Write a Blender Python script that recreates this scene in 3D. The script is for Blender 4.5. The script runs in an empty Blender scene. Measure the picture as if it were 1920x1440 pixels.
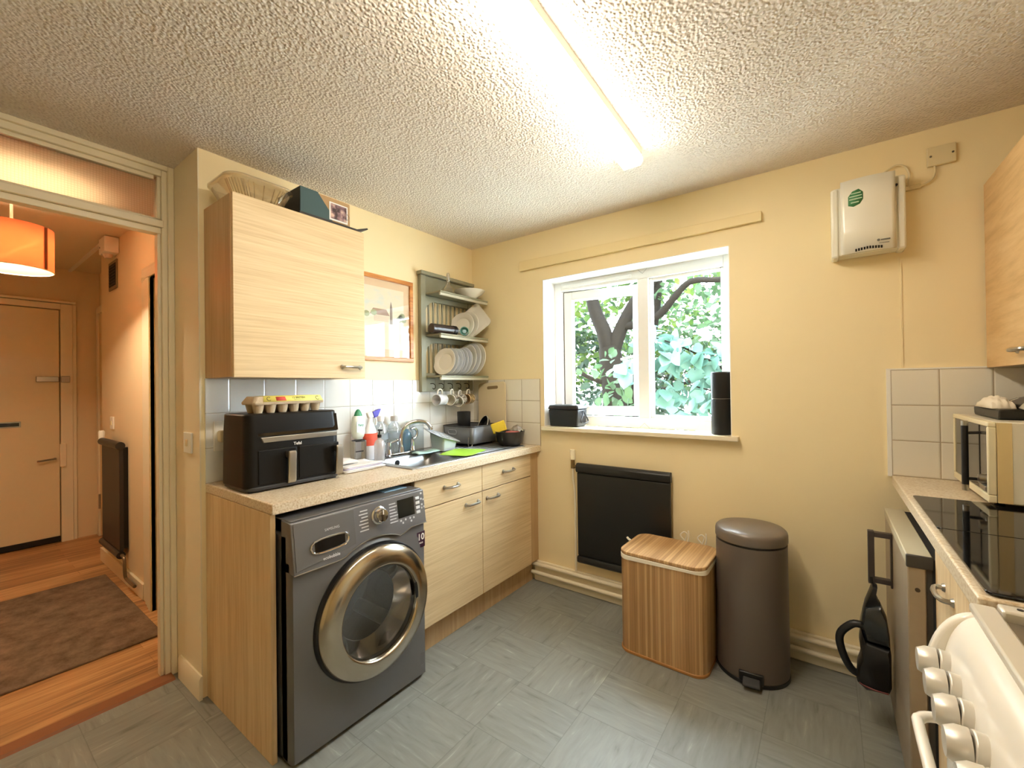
import bpy, bmesh, math, random
from mathutils import Matrix, Vector, Euler
from math import pi, sin, cos, radians
random.seed(7)
S = bpy.context.scene
COL = S.collection
V = Vector

# ------------------------------------------------------------------ mesh builder
class B:
    """collects shapes (world or local coordinates) into one mesh"""
    def __init__(s):
        s.v = []; s.f = []; s.m = 0
    def mark(s): s.m = len(s.v); return s
    def xf(s, M):
        for i in range(s.m, len(s.v)): s.v[i] = M @ s.v[i]
        return s
    def add(s, vs, fs):
        n = len(s.v); s.v += [V(p) for p in vs]; s.f += [tuple(i + n for i in f) for f in fs]; return s
    def box(s, a, b):
        x0, y0, z0 = [min(p, q) for p, q in zip(a, b)]; x1, y1, z1 = [max(p, q) for p, q in zip(a, b)]
        return s.add([(x0,y0,z0),(x1,y0,z0),(x1,y1,z0),(x0,y1,z0),(x0,y0,z1),(x1,y0,z1),(x1,y1,z1),(x0,y1,z1)],
                     [(0,3,2,1),(4,5,6,7),(0,1,5,4),(1,2,6,5),(2,3,7,6),(3,0,4,7)])
    def hexa(s, lo, hi):
        return s.add(list(lo) + list(hi), [(0,3,2,1),(4,5,6,7),(0,1,5,4),(1,2,6,5),(2,3,7,6),(3,0,4,7)])
    def prism(s, poly, axis, a, b):
        """poly: 2-D outline, extruded along axis from a to b"""
        def P(p, t):
            return {'x': (t, p[0], p[1]), 'y': (p[0], t, p[1]), 'z': (p[0], p[1], t)}[axis]
        n = len(poly)
        vs = [P(p, a) for p in poly] + [P(p, b) for p in poly]
        fs = [tuple(range(n))[::-1], tuple(range(n, 2 * n))] + [(i, (i + 1) % n, n + (i + 1) % n, n + i) for i in range(n)]
        return s.add(vs, fs)
    def lathe(s, prof, seg=32, c=(0,0,0), cap=True, sx=1, sy=1):
        """prof: (r,z) pairs, turned round z"""
        vs = []; fs = []; rows = []
        for r, z in prof:
            if r < 1e-6: rows.append([len(vs)]); vs.append((c[0], c[1], c[2] + z))
            else:
                rows.append(list(range(len(vs), len(vs) + seg)))
                vs += [(c[0] + sx*r*cos(2*pi*k/seg), c[1] + sy*r*sin(2*pi*k/seg), c[2] + z) for k in range(seg)]
        for A, Bq in zip(rows, rows[1:]):
            for k in range(seg):
                k2 = (k + 1) % seg
                if len(A) == 1 and len(Bq) == 1: continue
                if len(A) == 1: fs.append((A[0], Bq[k2], Bq[k]))
                elif len(Bq) == 1: fs.append((A[k], A[k2], Bq[0]))
                else: fs.append((A[k], A[k2], Bq[k2], Bq[k]))
        if cap:
            if len(rows[0]) > 1: fs.append(tuple(rows[0][::-1]))
            if len(rows[-1]) > 1: fs.append(tuple(rows[-1]))
        return s.add(vs, fs)
    def cyl(s, p, q, r, r2=None, seg=20):
        p, q = V(p), V(q); d = q - p; L = d.length
        Q = d.to_track_quat('Z', 'Y').to_matrix().to_4x4()
        s.mark(); s.lathe([(r, 0), (r if r2 is None else r2, L)], seg)
        return s.xf(Matrix.Translation(p) @ Q)
    def tube(s, pts, r, seg=10, smooth=0, closed=False):
        P = [V(p) for p in pts]
        if smooth:
            Q = []; n = len(P)
            rng = range(n) if closed else range(n - 1)
            for i in rng:
                p0 = P[(i-1) % n] if closed else P[max(i-1, 0)]; p1 = P[i]; p2 = P[(i+1) % n]
                p3 = P[(i+2) % n] if closed else P[min(i+2, n-1)]
                for k in range(smooth):
                    t = k / smooth
                    Q.append(.5*((2*p1)+(p2-p0)*t+(2*p0-5*p1+4*p2-p3)*t*t+(3*p1-p0-3*p2+p3)*t**3))
            if not closed: Q.append(P[-1])
            P = Q
        n = len(P); rows = []; vs = []; fs = []
        def tan(i):
            if closed: return (P[(i+1) % n] - P[i-1]).normalized()
            return (P[min(i+1, n-1)] - P[max(i-1, 0)]).normalized()
        T = tan(0); N = T.orthogonal().normalized()
        for i in range(n):
            T2 = tan(i); N = (N - T2 * N.dot(T2))
            N = N.normalized() if N.length > 1e-6 else T2.orthogonal().normalized()
            Bn = T2.cross(N); rr = r[min(int(i * len(r) / n), len(r)-1)] if isinstance(r, (list, tuple)) else r
            if callable(r): rr = r(i / max(1, n - 1))
            rows.append(len(vs))
            vs += [P[i] + (N*cos(2*pi*k/seg) + Bn*sin(2*pi*k/seg)) * rr for k in range(seg)]
        m = n if closed else n - 1
        for i in range(m):
            a, b = rows[i], rows[(i+1) % n]
            for k in range(seg):
                k2 = (k+1) % seg; fs.append((a+k, a+k2, b+k2, b+k))
        if not closed:
            fs.append(tuple(range(rows[0], rows[0]+seg))[::-1]); fs.append(tuple(range(rows[-1], rows[-1]+seg)))
        return s.add(vs, fs)
    def grid(s, nu, nv, fn):
        vs = [fn(i/nu, j/nv) for j in range(nv+1) for i in range(nu+1)]; w = nu+1
        return s.add(vs, [(j*w+i, j*w+i+1, (j+1)*w+i+1, (j+1)*w+i) for j in range(nv) for i in range(nu)])

def rrect(x0, y0, x1, y1, r, n=6):
    out = []
    for cx, cy, a in ((x1-r, y0+r, -pi/2), (x1-r, y1-r, 0), (x0+r, y1-r, pi/2), (x0+r, y0+r, pi)):
        out += [(cx + r*cos(a + pi/2*k/n), cy + r*sin(a + pi/2*k/n)) for k in range(n+1)]
    return out

def part(name, b, mat, parent=None, bev=0, seg=2, ang=38, solid=0, kind=None, label=None, local=False, sub=0):
    """ONE mesh object. Shapes are in world coordinates unless local; children are moved into their thing's frame."""
    me = bpy.data.meshes.new(name)
    off = V((0,0,0))
    if parent is not None and not local: off = WLOC[parent.name]
    me.from_pydata([tuple(p - off) for p in b.v], [], b.f)
    bm = bmesh.new(); bm.from_mesh(me); bmesh.ops.recalc_face_normals(bm, faces=bm.faces[:]); bm.to_mesh(me); bm.free()
    me.materials.append(mat)
    for p in me.polygons: p.use_smooth = True
    me.set_sharp_from_angle(angle=radians(ang))
    o = bpy.data.objects.new(name, me); COL.objects.link(o)
    if parent is not None: o.parent = parent; WLOC[o.name] = off
    else: WLOC[o.name] = V((0,0,0))
    if solid:
        m = o.modifiers.new('t', 'SOLIDIFY'); m.thickness = solid; m.offset = 0
    if sub:
        m = o.modifiers.new('s', 'SUBSURF'); m.levels = m.render_levels = sub
    if bev:
        m = o.modifiers.new('b', 'BEVEL'); m.width = bev; m.segments = seg; m.limit_method = 'ANGLE'; m.angle_limit = radians(40)
        m.harden_normals = False
    if kind: o['kind'] = kind
    if label: o['label'] = label
    return o

WLOC = {}
def thing(name, label, cat, loc=(0,0,0), rotz=0, group=None):
    o = bpy.data.objects.new(name, None); COL.objects.link(o); o.empty_display_size = .05
    o.location = loc; o.rotation_euler = (0, 0, rotz); o['label'] = label; o['category'] = cat
    if group: o['group'] = group
    WLOC[o.name] = V(loc); return o
def tag(o, label, cat, group=None):
    o['label'] = label; o['category'] = cat
    if group: o['group'] = group
    return o
def struct(name, b, mat, parent=None, **k):
    o = part(name, b, mat, parent, **k)
    if parent is None: o['kind'] = 'structure'
    return o
def sthing(name, loc=(0,0,0)):
    o = bpy.data.objects.new(name, None); COL.objects.link(o); o.location = loc; o['kind'] = 'structure'; WLOC[o.name] = V(loc); return o
def dup(root, loc, rot=None, label=None, group=None):
    r = root.copy(); COL.objects.link(r); r.location = loc; WLOC[r.name] = V(loc)
    if rot is not None: r.rotation_euler = rot
    if label: r['label'] = label
    if group: r['group'] = group
    for ch in list(root.children):
        c = ch.copy(); COL.objects.link(c); c.parent = r
        for g in list(ch.children):
            d = g.copy(); COL.objects.link(d); d.parent = c
    return r
def text(name, body, size, M, mat, parent, depth=.0004, bold=False, align='CENTER', sx=1):
    cu = bpy.data.curves.new(name, 'FONT'); cu.body = body; cu.size = size; cu.extrude = depth
    cu.align_x = align; cu.align_y = 'CENTER'; cu.resolution_u = 3
    if bold: cu.offset = size * .018
    to = bpy.data.objects.new(name, cu); COL.objects.link(to)
    bpy.context.view_layer.update()
    dg = bpy.context.evaluated_depsgraph_get()
    me = bpy.data.meshes.new_from_object(to.evaluated_get(dg))
    bpy.data.objects.remove(to)
    off = WLOC[parent.name] if parent else V((0,0,0))
    me.transform(Matrix.Translation(-off) @ M @ Matrix.Diagonal((sx, 1, 1, 1)))
    me.materials.clear(); me.materials.append(mat)
    o = bpy.data.objects.new(name, me); COL.objects.link(o)
    if parent: o.parent = parent
    return o
def basis(o, x, y):
    """matrix whose local x,y are world directions x,y at origin o"""
    x = V(x).normalized(); y = V(y); y = (y - x*x.dot(y)).normalized(); z = x.cross(y)
    M = Matrix((x, y, z)).transposed().to_4x4(); M.translation = V(o); return M

# ------------------------------------------------------------------ materials
def new(name):
    m = bpy.data.materials.new(name); m.use_nodes = True; nt = m.node_tree
    return m, nt, nt.nodes['Principled BSDF'], nt.nodes, nt.links
def lin(c):
    return tuple(((x/12.92) if x <= .04045 else ((x+.055)/1.055)**2.4) for x in c)
def hx(s):
    return lin([int(s[i:i+2], 16)/255 for i in (0, 2, 4)])
def mat(name, c, rough=.5, metal=0, spec=.5, noise=0, nscale=30, bump=0, bscale=200, coat=0, trans=0, alpha=1, emis=None, es=0, sheen=0):
    c = hx(c) if isinstance(c, str) else c
    m, nt, p, N, L = new(name)
    p.inputs['Base Color'].default_value = (*c, 1); p.inputs['Roughness'].default_value = rough
    p.inputs['Metallic'].default_value = metal; p.inputs['Specular IOR Level'].default_value = spec
    p.inputs['Coat Weight'].default_value = coat; p.inputs['Transmission Weight'].default_value = trans
    p.inputs['Sheen Weight'].default_value = sheen
    if emis: p.inputs['Emission Color'].default_value = (*emis, 1); p.inputs['Emission Strength'].default_value = es
    if noise or bump: tc = N.new('ShaderNodeTexCoord')
    if noise:
        n = N.new('ShaderNodeTexNoise'); n.inputs['Scale'].default_value = nscale; n.inputs['Detail'].default_value = 4
        L.new(tc.outputs['Object'], n.inputs['Vector'])
        mx = N.new('ShaderNodeMix'); mx.data_type = 'RGBA'
        mx.inputs['A'].default_value = (*[x*(1-noise) for x in c], 1); mx.inputs['B'].default_value = (*[min(1, x*(1+noise)) for x in c], 1)
        L.new(n.outputs['Fac'], mx.inputs['Factor']); L.new(mx.outputs['Result'], p.inputs['Base Color'])
    if bump:
        n = N.new('ShaderNodeTexNoise'); n.inputs['Scale'].default_value = bscale; n.inputs['Detail'].default_value = 3
        L.new(tc.outputs['Object'], n.inputs['Vector'])
        b = N.new('ShaderNodeBump'); b.inputs['Strength'].default_value = bump; b.inputs['Distance'].default_value = .004
        L.new(n.outputs['Fac'], b.inputs['Height']); L.new(b.outputs['Normal'], p.inputs['Normal'])
    return m
def wood(name, c1, c2, c3, scale, rough=.45, spec=.4, streak=1.0):
    """fine straight grain; scale = (x,y,z) frequencies, low along the grain"""
    m, nt, p, N, L = new(name)
    tc = N.new('ShaderNodeTexCoord'); mp = N.new('ShaderNodeMapping'); mp.inputs['Scale'].default_value = scale
    L.new(tc.outputs['Object'], mp.inputs['Vector'])
    n = N.new('ShaderNodeTexNoise'); n.inputs['Scale'].default_value = 1; n.inputs['Detail'].default_value = 5; n.inputs['Roughness'].default_value = .62
    L.new(mp.outputs['Vector'], n.inputs['Vector'])
    n2 = N.new('ShaderNodeTexNoise'); n2.inputs['Scale'].default_value = .22; n2.inputs['Detail'].default_value = 2
    L.new(mp.outputs['Vector'], n2.inputs['Vector'])
    ad = N.new('ShaderNodeMath'); ad.operation = 'ADD'
    ml = N.new('ShaderNodeMath'); ml.operation = 'MULTIPLY'; ml.inputs[1].default_value = .72
    m2 = N.new('ShaderNodeMath'); m2.operation = 'MULTIPLY'; m2.inputs[1].default_value = .28
    L.new(n.outputs['Fac'], ml.inputs[0]); L.new(n2.outputs['Fac'], m2.inputs[0]); L.new(ml.outputs[0], ad.inputs[0]); L.new(m2.outputs[0], ad.inputs[1])
    r = N.new('ShaderNodeValToRGB'); e = r.color_ramp.elements
    e[0].position = .36; e[0].color = (*hx(c1), 1); e[1].position = .66; e[1].color = (*hx(c3), 1)
    q = e.new(.5); q.color = (*hx(c2), 1)
    L.new(ad.outputs[0], r.inputs['Fac']); L.new(r.outputs['Color'], p.inputs['Base Color'])
    p.inputs['Roughness'].default_value = rough; p.inputs['Specular IOR Level'].default_value = spec
    b = N.new('ShaderNodeBump'); b.inputs['Strength'].default_value = .08; b.inputs['Distance'].default_value = .002
    L.new(n.outputs['Fac'], b.inputs['Height']); L.new(b.outputs['Normal'], p.inputs['Normal'])
    return m
def glass(name, tint=(1,1,1), refl=.08, body=0, bodyc=(1,1,1), rough=.02):
    """thin clear sheet or vessel: mostly see-through, a little reflection, optional milky body"""
    m = bpy.data.materials.new(name); m.use_nodes = True; nt = m.node_tree; N, L = nt.nodes, nt.links
    N.clear(); out = N.new('ShaderNodeOutputMaterial')
    t = N.new('ShaderNodeBsdfTransparent'); t.inputs['Color'].default_value = (*tint, 1)
    g = N.new('ShaderNodeBsdfGlossy'); g.inputs['Roughness'].default_value = rough
    lw = N.new('ShaderNodeLayerWeight'); lw.inputs['Blend'].default_value = .25
    mr = N.new('ShaderNodeMapRange'); mr.inputs['To Min'].default_value = refl*.6; mr.inputs['To Max'].default_value = min(1, refl*6)
    L.new(lw.outputs['Facing'], mr.inputs['Value'])
    mx = N.new('ShaderNodeMixShader'); L.new(mr.outputs['Result'], mx.inputs['Fac'])
    src = t
    if body:
        d = N.new('ShaderNodeBsdfDiffuse'); d.inputs['Color'].default_value = (*bodyc, 1)
        tl = N.new('ShaderNodeBsdfTranslucent'); tl.inputs['Color'].default_value = (*bodyc, 1)
        m0 = N.new('ShaderNodeMixShader'); m0.inputs['Fac'].default_value = .5; L.new(d.outputs[0], m0.inputs[1]); L.new(tl.outputs[0], m0.inputs[2])
        m1 = N.new('ShaderNodeMixShader'); m1.inputs['Fac'].default_value = body; L.new(t.outputs[0], m1.inputs[1]); L.new(m0.outputs[0], m1.inputs[2]); src = m1
    L.new(src.outputs[0], mx.inputs[1]); L.new(g.outputs[0], mx.inputs[2]); L.new(mx.outputs[0], out.inputs['Surface'])
    return m
def translucent(name, c, mixf=.5, rough=.6, c2=None, nscale=3):
    m = bpy.data.materials.new(name); m.use_nodes = True; nt = m.node_tree; N, L = nt.nodes, nt.links
    N.clear(); out = N.new('ShaderNodeOutputMaterial'); c = hx(c) if isinstance(c, str) else c
    d = N.new('ShaderNodeBsdfPrincipled'); d.inputs['Roughness'].default_value = rough; d.inputs['Base Color'].default_value = (*c, 1)
    t = N.new('ShaderNodeBsdfTranslucent'); t.inputs['Color'].default_value = (*c, 1)
    if c2:
        c2 = hx(c2); tc = N.new('ShaderNodeTexCoord'); n = N.new('ShaderNodeTexNoise'); n.inputs['Scale'].default_value = nscale
        L.new(tc.outputs['Object'], n.inputs['Vector']); r = N.new('ShaderNodeValToRGB')
        r.color_ramp.elements[0].position = .4; r.color_ramp.elements[0].color = (*c, 1); r.color_ramp.elements[1].position = .6; r.color_ramp.elements[1].color = (*c2, 1)
        L.new(n.outputs['Fac'], r.inputs['Fac']); L.new(r.outputs['Color'], d.inputs['Base Color']); L.new(r.outputs['Color'], t.inputs['Color'])
    mx = N.new('ShaderNodeMixShader'); mx.inputs['Fac'].default_value = mixf
    L.new(d.outputs[0], mx.inputs[1]); L.new(t.outputs[0], mx.inputs[2]); L.new(mx.outputs[0], out.inputs['Surface'])
    return m
def emit(name, c, s):
    m = bpy.data.materials.new(name); m.use_nodes = True; nt = m.node_tree; N, L = nt.nodes, nt.links
    N.clear(); out = N.new('ShaderNodeOutputMaterial'); e = N.new('ShaderNodeEmission')
    e.inputs['Color'].default_value = (*c, 1); e.inputs['Strength'].default_value = s; L.new(e.outputs[0], out.inputs['Surface']); return m
def tiles(name, c, grout, size, axes, origin, gw=.003, rough=.12):
    """square tiles: grout lines every size along the two axes ('xz' or 'yz'), slightly hollow joints"""
    m, nt, p, N, L = new(name)
    tc = N.new('ShaderNodeTexCoord'); sp = N.new('ShaderNodeSeparateXYZ'); L.new(tc.outputs['Object'], sp.inputs[0])
    ms = []
    for a, o in zip(axes, origin):
        ad = N.new('ShaderNodeMath'); ad.operation = 'SUBTRACT'; ad.inputs[1].default_value = o - 50*size + size/2
        L.new(sp.outputs['xyz'.index(a)], ad.inputs[0])
        md = N.new('ShaderNodeMath'); md.operation = 'MODULO'; md.inputs[1].default_value = size; L.new(ad.outputs[0], md.inputs[0])
        sb = N.new('ShaderNodeMath'); sb.operation = 'SUBTRACT'; sb.inputs[1].default_value = size/2; L.new(md.outputs[0], sb.inputs[0])
        ab = N.new('ShaderNodeMath'); ab.operation = 'ABSOLUTE'; L.new(sb.outputs[0], ab.inputs[0]); ms.append(ab)
    mn = N.new('ShaderNodeMath'); mn.operation = 'MINIMUM'; L.new(ms[0].outputs[0], mn.inputs[0]); L.new(ms[1].outputs[0], mn.inputs[1])
    mr = N.new('ShaderNodeMapRange'); mr.inputs['From Min'].default_value = gw*.35; mr.inputs['From Max'].default_value = gw*.75
    L.new(mn.outputs[0], mr.inputs['Value'])
    mx = N.new('ShaderNodeMix'); mx.data_type = 'RGBA'; mx.inputs['A'].default_value = (*hx(grout), 1); mx.inputs['B'].default_value = (*hx(c), 1)
    L.new(mr.outputs['Result'], mx.inputs['Factor']); L.new(mx.outputs['Result'], p.inputs['Base Color'])
    p.inputs['Roughness'].default_value = rough
    mr2 = N.new('ShaderNodeMapRange'); mr2.inputs['From Min'].default_value = 0; mr2.inputs['From Max'].default_value = gw*1.6
    L.new(mn.outputs[0], mr2.inputs['Value'])
    b = N.new('ShaderNodeBump'); b.inputs['Strength'].default_value = .5; b.inputs['Distance'].default_value = .003
    L.new(mr2.outputs['Result'], b.inputs['Height']); L.new(b.outputs['Normal'], p.inputs['Normal'])
    return m

# ---- the surfaces of the place
def floor_vinyl():
    m, nt, p, N, L = new('marbled vinyl tile')
    tc = N.new('ShaderNodeTexCoord'); sz = .30
    mp0 = N.new('ShaderNodeMapping'); mp0.inputs['Location'].default_value = (-1.345 + 30*sz, .9 + 30*sz, 0); L.new(tc.outputs['Object'], mp0.inputs['Vector'])
    sp = N.new('ShaderNodeSeparateXYZ'); L.new(mp0.outputs[0], sp.inputs[0])
    ds = []; cells = []
    for a in (0, 1):
        dv = N.new('ShaderNodeMath'); dv.operation = 'DIVIDE'; dv.inputs[1].default_value = sz; L.new(sp.outputs[a], dv.inputs[0])
        fl = N.new('ShaderNodeMath'); fl.operation = 'FLOOR'; L.new(dv.outputs[0], fl.inputs[0]); cells.append(fl)
        fr = N.new('ShaderNodeMath'); fr.operation = 'PINGPONG'; fr.inputs[1].default_value = .5; L.new(dv.outputs[0], fr.inputs[0]); ds.append(fr)
    mn = N.new('ShaderNodeMath'); mn.operation = 'MINIMUM'; L.new(ds[0].outputs[0], mn.inputs[0]); L.new(ds[1].outputs[0], mn.inputs[1])
    sm = N.new('ShaderNodeMath'); L.new(cells[0].outputs[0], sm.inputs[0]); L.new(cells[1].outputs[0], sm.inputs[1])
    par = N.new('ShaderNodeMath'); par.operation = 'MODULO'; par.inputs[1].default_value = 2; L.new(sm.outputs[0], par.inputs[0])
    cid = N.new('ShaderNodeCombineXYZ'); L.new(cells[0].outputs[0], cid.inputs[0]); L.new(cells[1].outputs[0], cid.inputs[1])
    wn = N.new('ShaderNodeTexWhiteNoise'); L.new(cid.outputs[0], wn.inputs['Vector'])
    def streak(sc, rot):
        mp = N.new('ShaderNodeMapping'); mp.inputs['Scale'].default_value = sc; mp.inputs['Rotation'].default_value = (0, 0, rot)
        ad = N.new('ShaderNodeVectorMath'); ad.operation = 'ADD'; L.new(tc.outputs['Object'], ad.inputs[0])
        s2 = N.new('ShaderNodeVectorMath'); s2.operation = 'SCALE'; s2.inputs['Scale'].default_value = 9; L.new(wn.outputs['Color'], s2.inputs[0]); L.new(s2.outputs[0], ad.inputs[1])
        L.new(ad.outputs[0], mp.inputs['Vector'])
        n = N.new('ShaderNodeTexNoise'); n.inputs['Scale'].default_value = 1; n.inputs['Detail'].default_value = 5; n.inputs['Roughness'].default_value = .55; n.inputs['Distortion'].default_value = .6
        L.new(mp.outputs[0], n.inputs['Vector']); return n
    a = streak((6, 42, 1), .12); b = streak((42, 6, 1), -.1)
    mx = N.new('ShaderNodeMix'); mx.data_type = 'FLOAT'; L.new(par.outputs[0], mx.inputs['Factor']); L.new(a.outputs['Fac'], mx.inputs['A']); L.new(b.outputs['Fac'], mx.inputs['B'])
    r = N.new('ShaderNodeValToRGB'); e = r.color_ramp.elements
    e[0].position = .25; e[0].color = (*hx('6b6d67'), 1); e[1].position = .78; e[1].color = (*hx('acada6'), 1)
    q = e.new(.40); q.color = (*hx('81837d'), 1); q = e.new(.62); q.color = (*hx('8b8d87'), 1); q = e.new(.70); q.color = (*hx('999a94'), 1)
    L.new(mx.outputs['Result'], r.inputs['Fac'])
    tv = N.new('ShaderNodeMapRange'); tv.inputs['To Min'].default_value = .93; tv.inputs['To Max'].default_value = 1.05; L.new(wn.outputs['Value'], tv.inputs['Value'])
    v1 = N.new('ShaderNodeMix'); v1.data_type = 'RGBA'; v1.blend_type = 'MULTIPLY'; v1.inputs['Factor'].default_value = 1; L.new(r.outputs['Color'], v1.inputs['A']); L.new(tv.outputs['Result'], v1.inputs['B'])
    mr = N.new('ShaderNodeMapRange'); mr.inputs['From Min'].default_value = .002; mr.inputs['From Max'].default_value = .007; mr.inputs['To Min'].default_value = .72; L.new(mn.outputs[0], mr.inputs['Value'])
    v2 = N.new('ShaderNodeMix'); v2.data_type = 'RGBA'; v2.blend_type = 'MULTIPLY'; v2.inputs['Factor'].default_value = 1; L.new(v1.outputs['Result'], v2.inputs['A']); L.new(mr.outputs['Result'], v2.inputs['B'])
    L.new(v2.outputs['Result'], p.inputs['Base Color']); p.inputs['Roughness'].default_value = .42
    bp = N.new('ShaderNodeBump'); bp.inputs['Strength'].default_value = .15; bp.inputs['Distance'].default_value = .003; L.new(mr.outputs['Result'], bp.inputs['Height']); L.new(bp.outputs['Normal'], p.inputs['Normal'])
    return m
def floor_wood():
    m, nt, p, N, L = new('hall laminate')
    tc = N.new('ShaderNodeTexCoord')
    br = N.new('ShaderNodeTexBrick'); mpb = N.new('ShaderNodeMapping'); mpb.inputs['Rotation'].default_value = (0, 0, pi/2); L.new(tc.outputs['Object'], mpb.inputs['Vector']); L.new(mpb.outputs[0], br.inputs['Vector'])
    br.inputs['Scale'].default_value = 1; br.inputs['Brick Width'].default_value = 1.2; br.inputs['Row Height'].default_value = .095; br.inputs['Mortar Size'].default_value = .0012
    br.inputs['Color1'].default_value = (.3, .3, .3, 1); br.inputs['Color2'].default_value = (.8, .8, .8, 1); br.inputs['Mortar'].default_value = (.25, .25, .25, 1)
    mp = N.new('ShaderNodeMapping'); mp.inputs['Scale'].default_value = (34, 2.2, 1); L.new(tc.outputs['Object'], mp.inputs['Vector'])
    n = N.new('ShaderNodeTexNoise'); n.inputs['Scale'].default_value = 1; n.inputs['Detail'].default_value = 4; n.inputs['Distortion'].default_value = .8; L.new(mp.outputs[0], n.inputs['Vector'])
    mx = N.new('ShaderNodeMix'); mx.data_type = 'FLOAT'; mx.inputs['Factor'].default_value = .62; L.new(br.outputs['Color'], mx.inputs['A']); L.new(n.outputs['Fac'], mx.inputs['B'])
    r = N.new('ShaderNodeValToRGB'); e = r.color_ramp.elements
    e[0].position = .35; e[0].color = (*hx('86603f'), 1); e[1].position = .68; e[1].color = (*hx('d8ac78'), 1); q = e.new(.5); q.color = (*hx('b78858'), 1)
    L.new(mx.outputs['Result'], r.inputs['Fac']); L.new(r.outputs['Color'], p.inputs['Base Color']); p.inputs['Roughness'].default_value = .4
    return m
def artex():
    m, nt, p, N, L = new('textured ceiling paint')
    p.inputs['Base Color'].default_value = (*hx('e6ddd3'), 1); p.inputs['Roughness'].default_value = .75
    tc = N.new('ShaderNodeTexCoord')
    n1 = N.new('ShaderNodeTexNoise'); n1.inputs['Scale'].default_value = 60; n1.inputs['Detail'].default_value = 2; L.new(tc.outputs['Object'], n1.inputs['Vector'])
    ad = N.new('ShaderNodeVectorMath'); ad.operation = 'MULTIPLY_ADD'; ad.inputs[1].default_value = (.006, .006, .006); L.new(n1.outputs['Color'], ad.inputs[0]); L.new(tc.outputs['Object'], ad.inputs[2])
    vv = N.new('ShaderNodeTexVoronoi'); vv.feature = 'SMOOTH_F1'; vv.inputs['Scale'].default_value = 92; vv.inputs['Smoothness'].default_value = .6; L.new(ad.outputs[0], vv.inputs['Vector'])
    rp = N.new('ShaderNodeMapRange'); rp.inputs['From Min'].default_value = .1; rp.inputs['From Max'].default_value = .6; rp.inputs['To Min'].default_value = 1; rp.inputs['To Max'].default_value = 0; L.new(vv.outputs['Distance'], rp.inputs['Value'])
    mul = N.new('ShaderNodeMath'); mul.operation = 'ADD'; L.new(rp.outputs['Result'], mul.inputs[0]); L.new(n1.outputs['Fac'], mul.inputs[1])
    b = N.new('ShaderNodeBump'); b.inputs['Strength'].default_value = .75; b.inputs['Distance'].default_value = .006
    L.new(mul.outputs[0], b.inputs['Height']); L.new(b.outputs['Normal'], p.inputs['Normal'])
    return m
def worktop_mat():
    m, nt, p, N, L = new('speckled worktop laminate')
    tc = N.new('ShaderNodeTexCoord'); n = N.new('ShaderNodeTexNoise'); n.inputs['Scale'].default_value = 140; n.inputs['Detail'].default_value = 4; L.new(tc.outputs['Object'], n.inputs['Vector'])
    r = N.new('ShaderNodeValToRGB'); e = r.color_ramp.elements
    e[0].position = .36; e[0].color = (*hx('c2aa88'), 1); e[1].position = .62; e[1].color = (*hx('e2d4bd'), 1); q = e.new(.48); q.color = (*hx('d6c4a6'), 1)
    L.new(n.outputs['Fac'], r.inputs['Fac']); L.new(r.outputs['Color'], p.inputs['Base Color']); p.inputs['Roughness'].default_value = .3
    return m
def obscure_glass():
    m, nt, p, N, L = new('obscured cross ribbed glass')
    p.inputs['Base Color'].default_value = (.75, .72, .62, 1); p.inputs['Roughness'].default_value = .35; p.inputs['Transmission Weight'].default_value = .85; p.inputs['IOR'].default_value = 1.2
    tc = N.new('ShaderNodeTexCoord'); ck = N.new('ShaderNodeTexBrick'); ck.offset = 0
    mp = N.new('ShaderNodeMapping'); mp.inputs['Rotation'].default_value = (0, pi/2, 0); L.new(tc.outputs['Object'], mp.inputs['Vector']); 
    sp = N.new('ShaderNodeSeparateXYZ'); cb = N.new('ShaderNodeCombineXYZ'); L.new(tc.outputs['Object'], sp.inputs[0]); L.new(sp.outputs[1], cb.inputs[0]); L.new(sp.outputs[2], cb.inputs[1]); L.new(cb.outputs[0], ck.inputs['Vector'])
    ck.inputs['Scale'].default_value = 1; ck.inputs['Brick Width'].default_value = .0095; ck.inputs['Row Height'].default_value = .0095; ck.inputs['Mortar Size'].default_value = .001
    ck.inputs['Color1'].default_value = (1,1,1,1); ck.inputs['Color2'].default_value = (1,1,1,1); ck.inputs['Mortar'].default_value = (.0,.0,.0,1)
    b = N.new('ShaderNodeBump'); b.inputs['Strength'].default_value = .5; b.inputs['Distance'].default_value = .003; L.new(ck.outputs['Color'], b.inputs['Height']); L.new(b.outputs['Normal'], p.inputs['Normal'])
    mx = N.new('ShaderNodeMix'); mx.data_type = 'RGBA'; mx.inputs['A'].default_value = (.62,.60,.50,1); mx.inputs['B'].default_value = (.80,.78,.70,1); L.new(ck.outputs['Color'], mx.inputs['Factor']); L.new(mx.outputs['Result'], p.inputs['Base Color'])
    N.remove(mp)
    return m
def carpet():
    m, nt, p, N, L = new('brown rug pile')
    tc = N.new('ShaderNodeTexCoord'); n = N.new('ShaderNodeTexNoise'); n.inputs['Scale'].default_value = 9; n.inputs['Detail'].default_value = 8; n.inputs['Roughness'].default_value = .75; L.new(tc.outputs['Object'], n.inputs['Vector'])
    r = N.new('ShaderNodeValToRGB'); e = r.color_ramp.elements; e[0].position = .3; e[0].color = (*hx('5a4a3c'), 1); e[1].position = .7; e[1].color = (*hx('94806c'), 1)
    L.new(n.outputs['Fac'], r.inputs['Fac']); L.new(r.outputs['Color'], p.inputs['Base Color']); p.inputs['Roughness'].default_value = .95; p.inputs['Specular IOR Level'].default_value = .1
    b = N.new('ShaderNodeBump'); b.inputs['Strength'].default_value = .8; b.inputs['Distance'].default_value = .01; L.new(n.outputs['Fac'], b.inputs['Height']); L.new(b.outputs['Normal'], p.inputs['Normal'])
    return m
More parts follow.
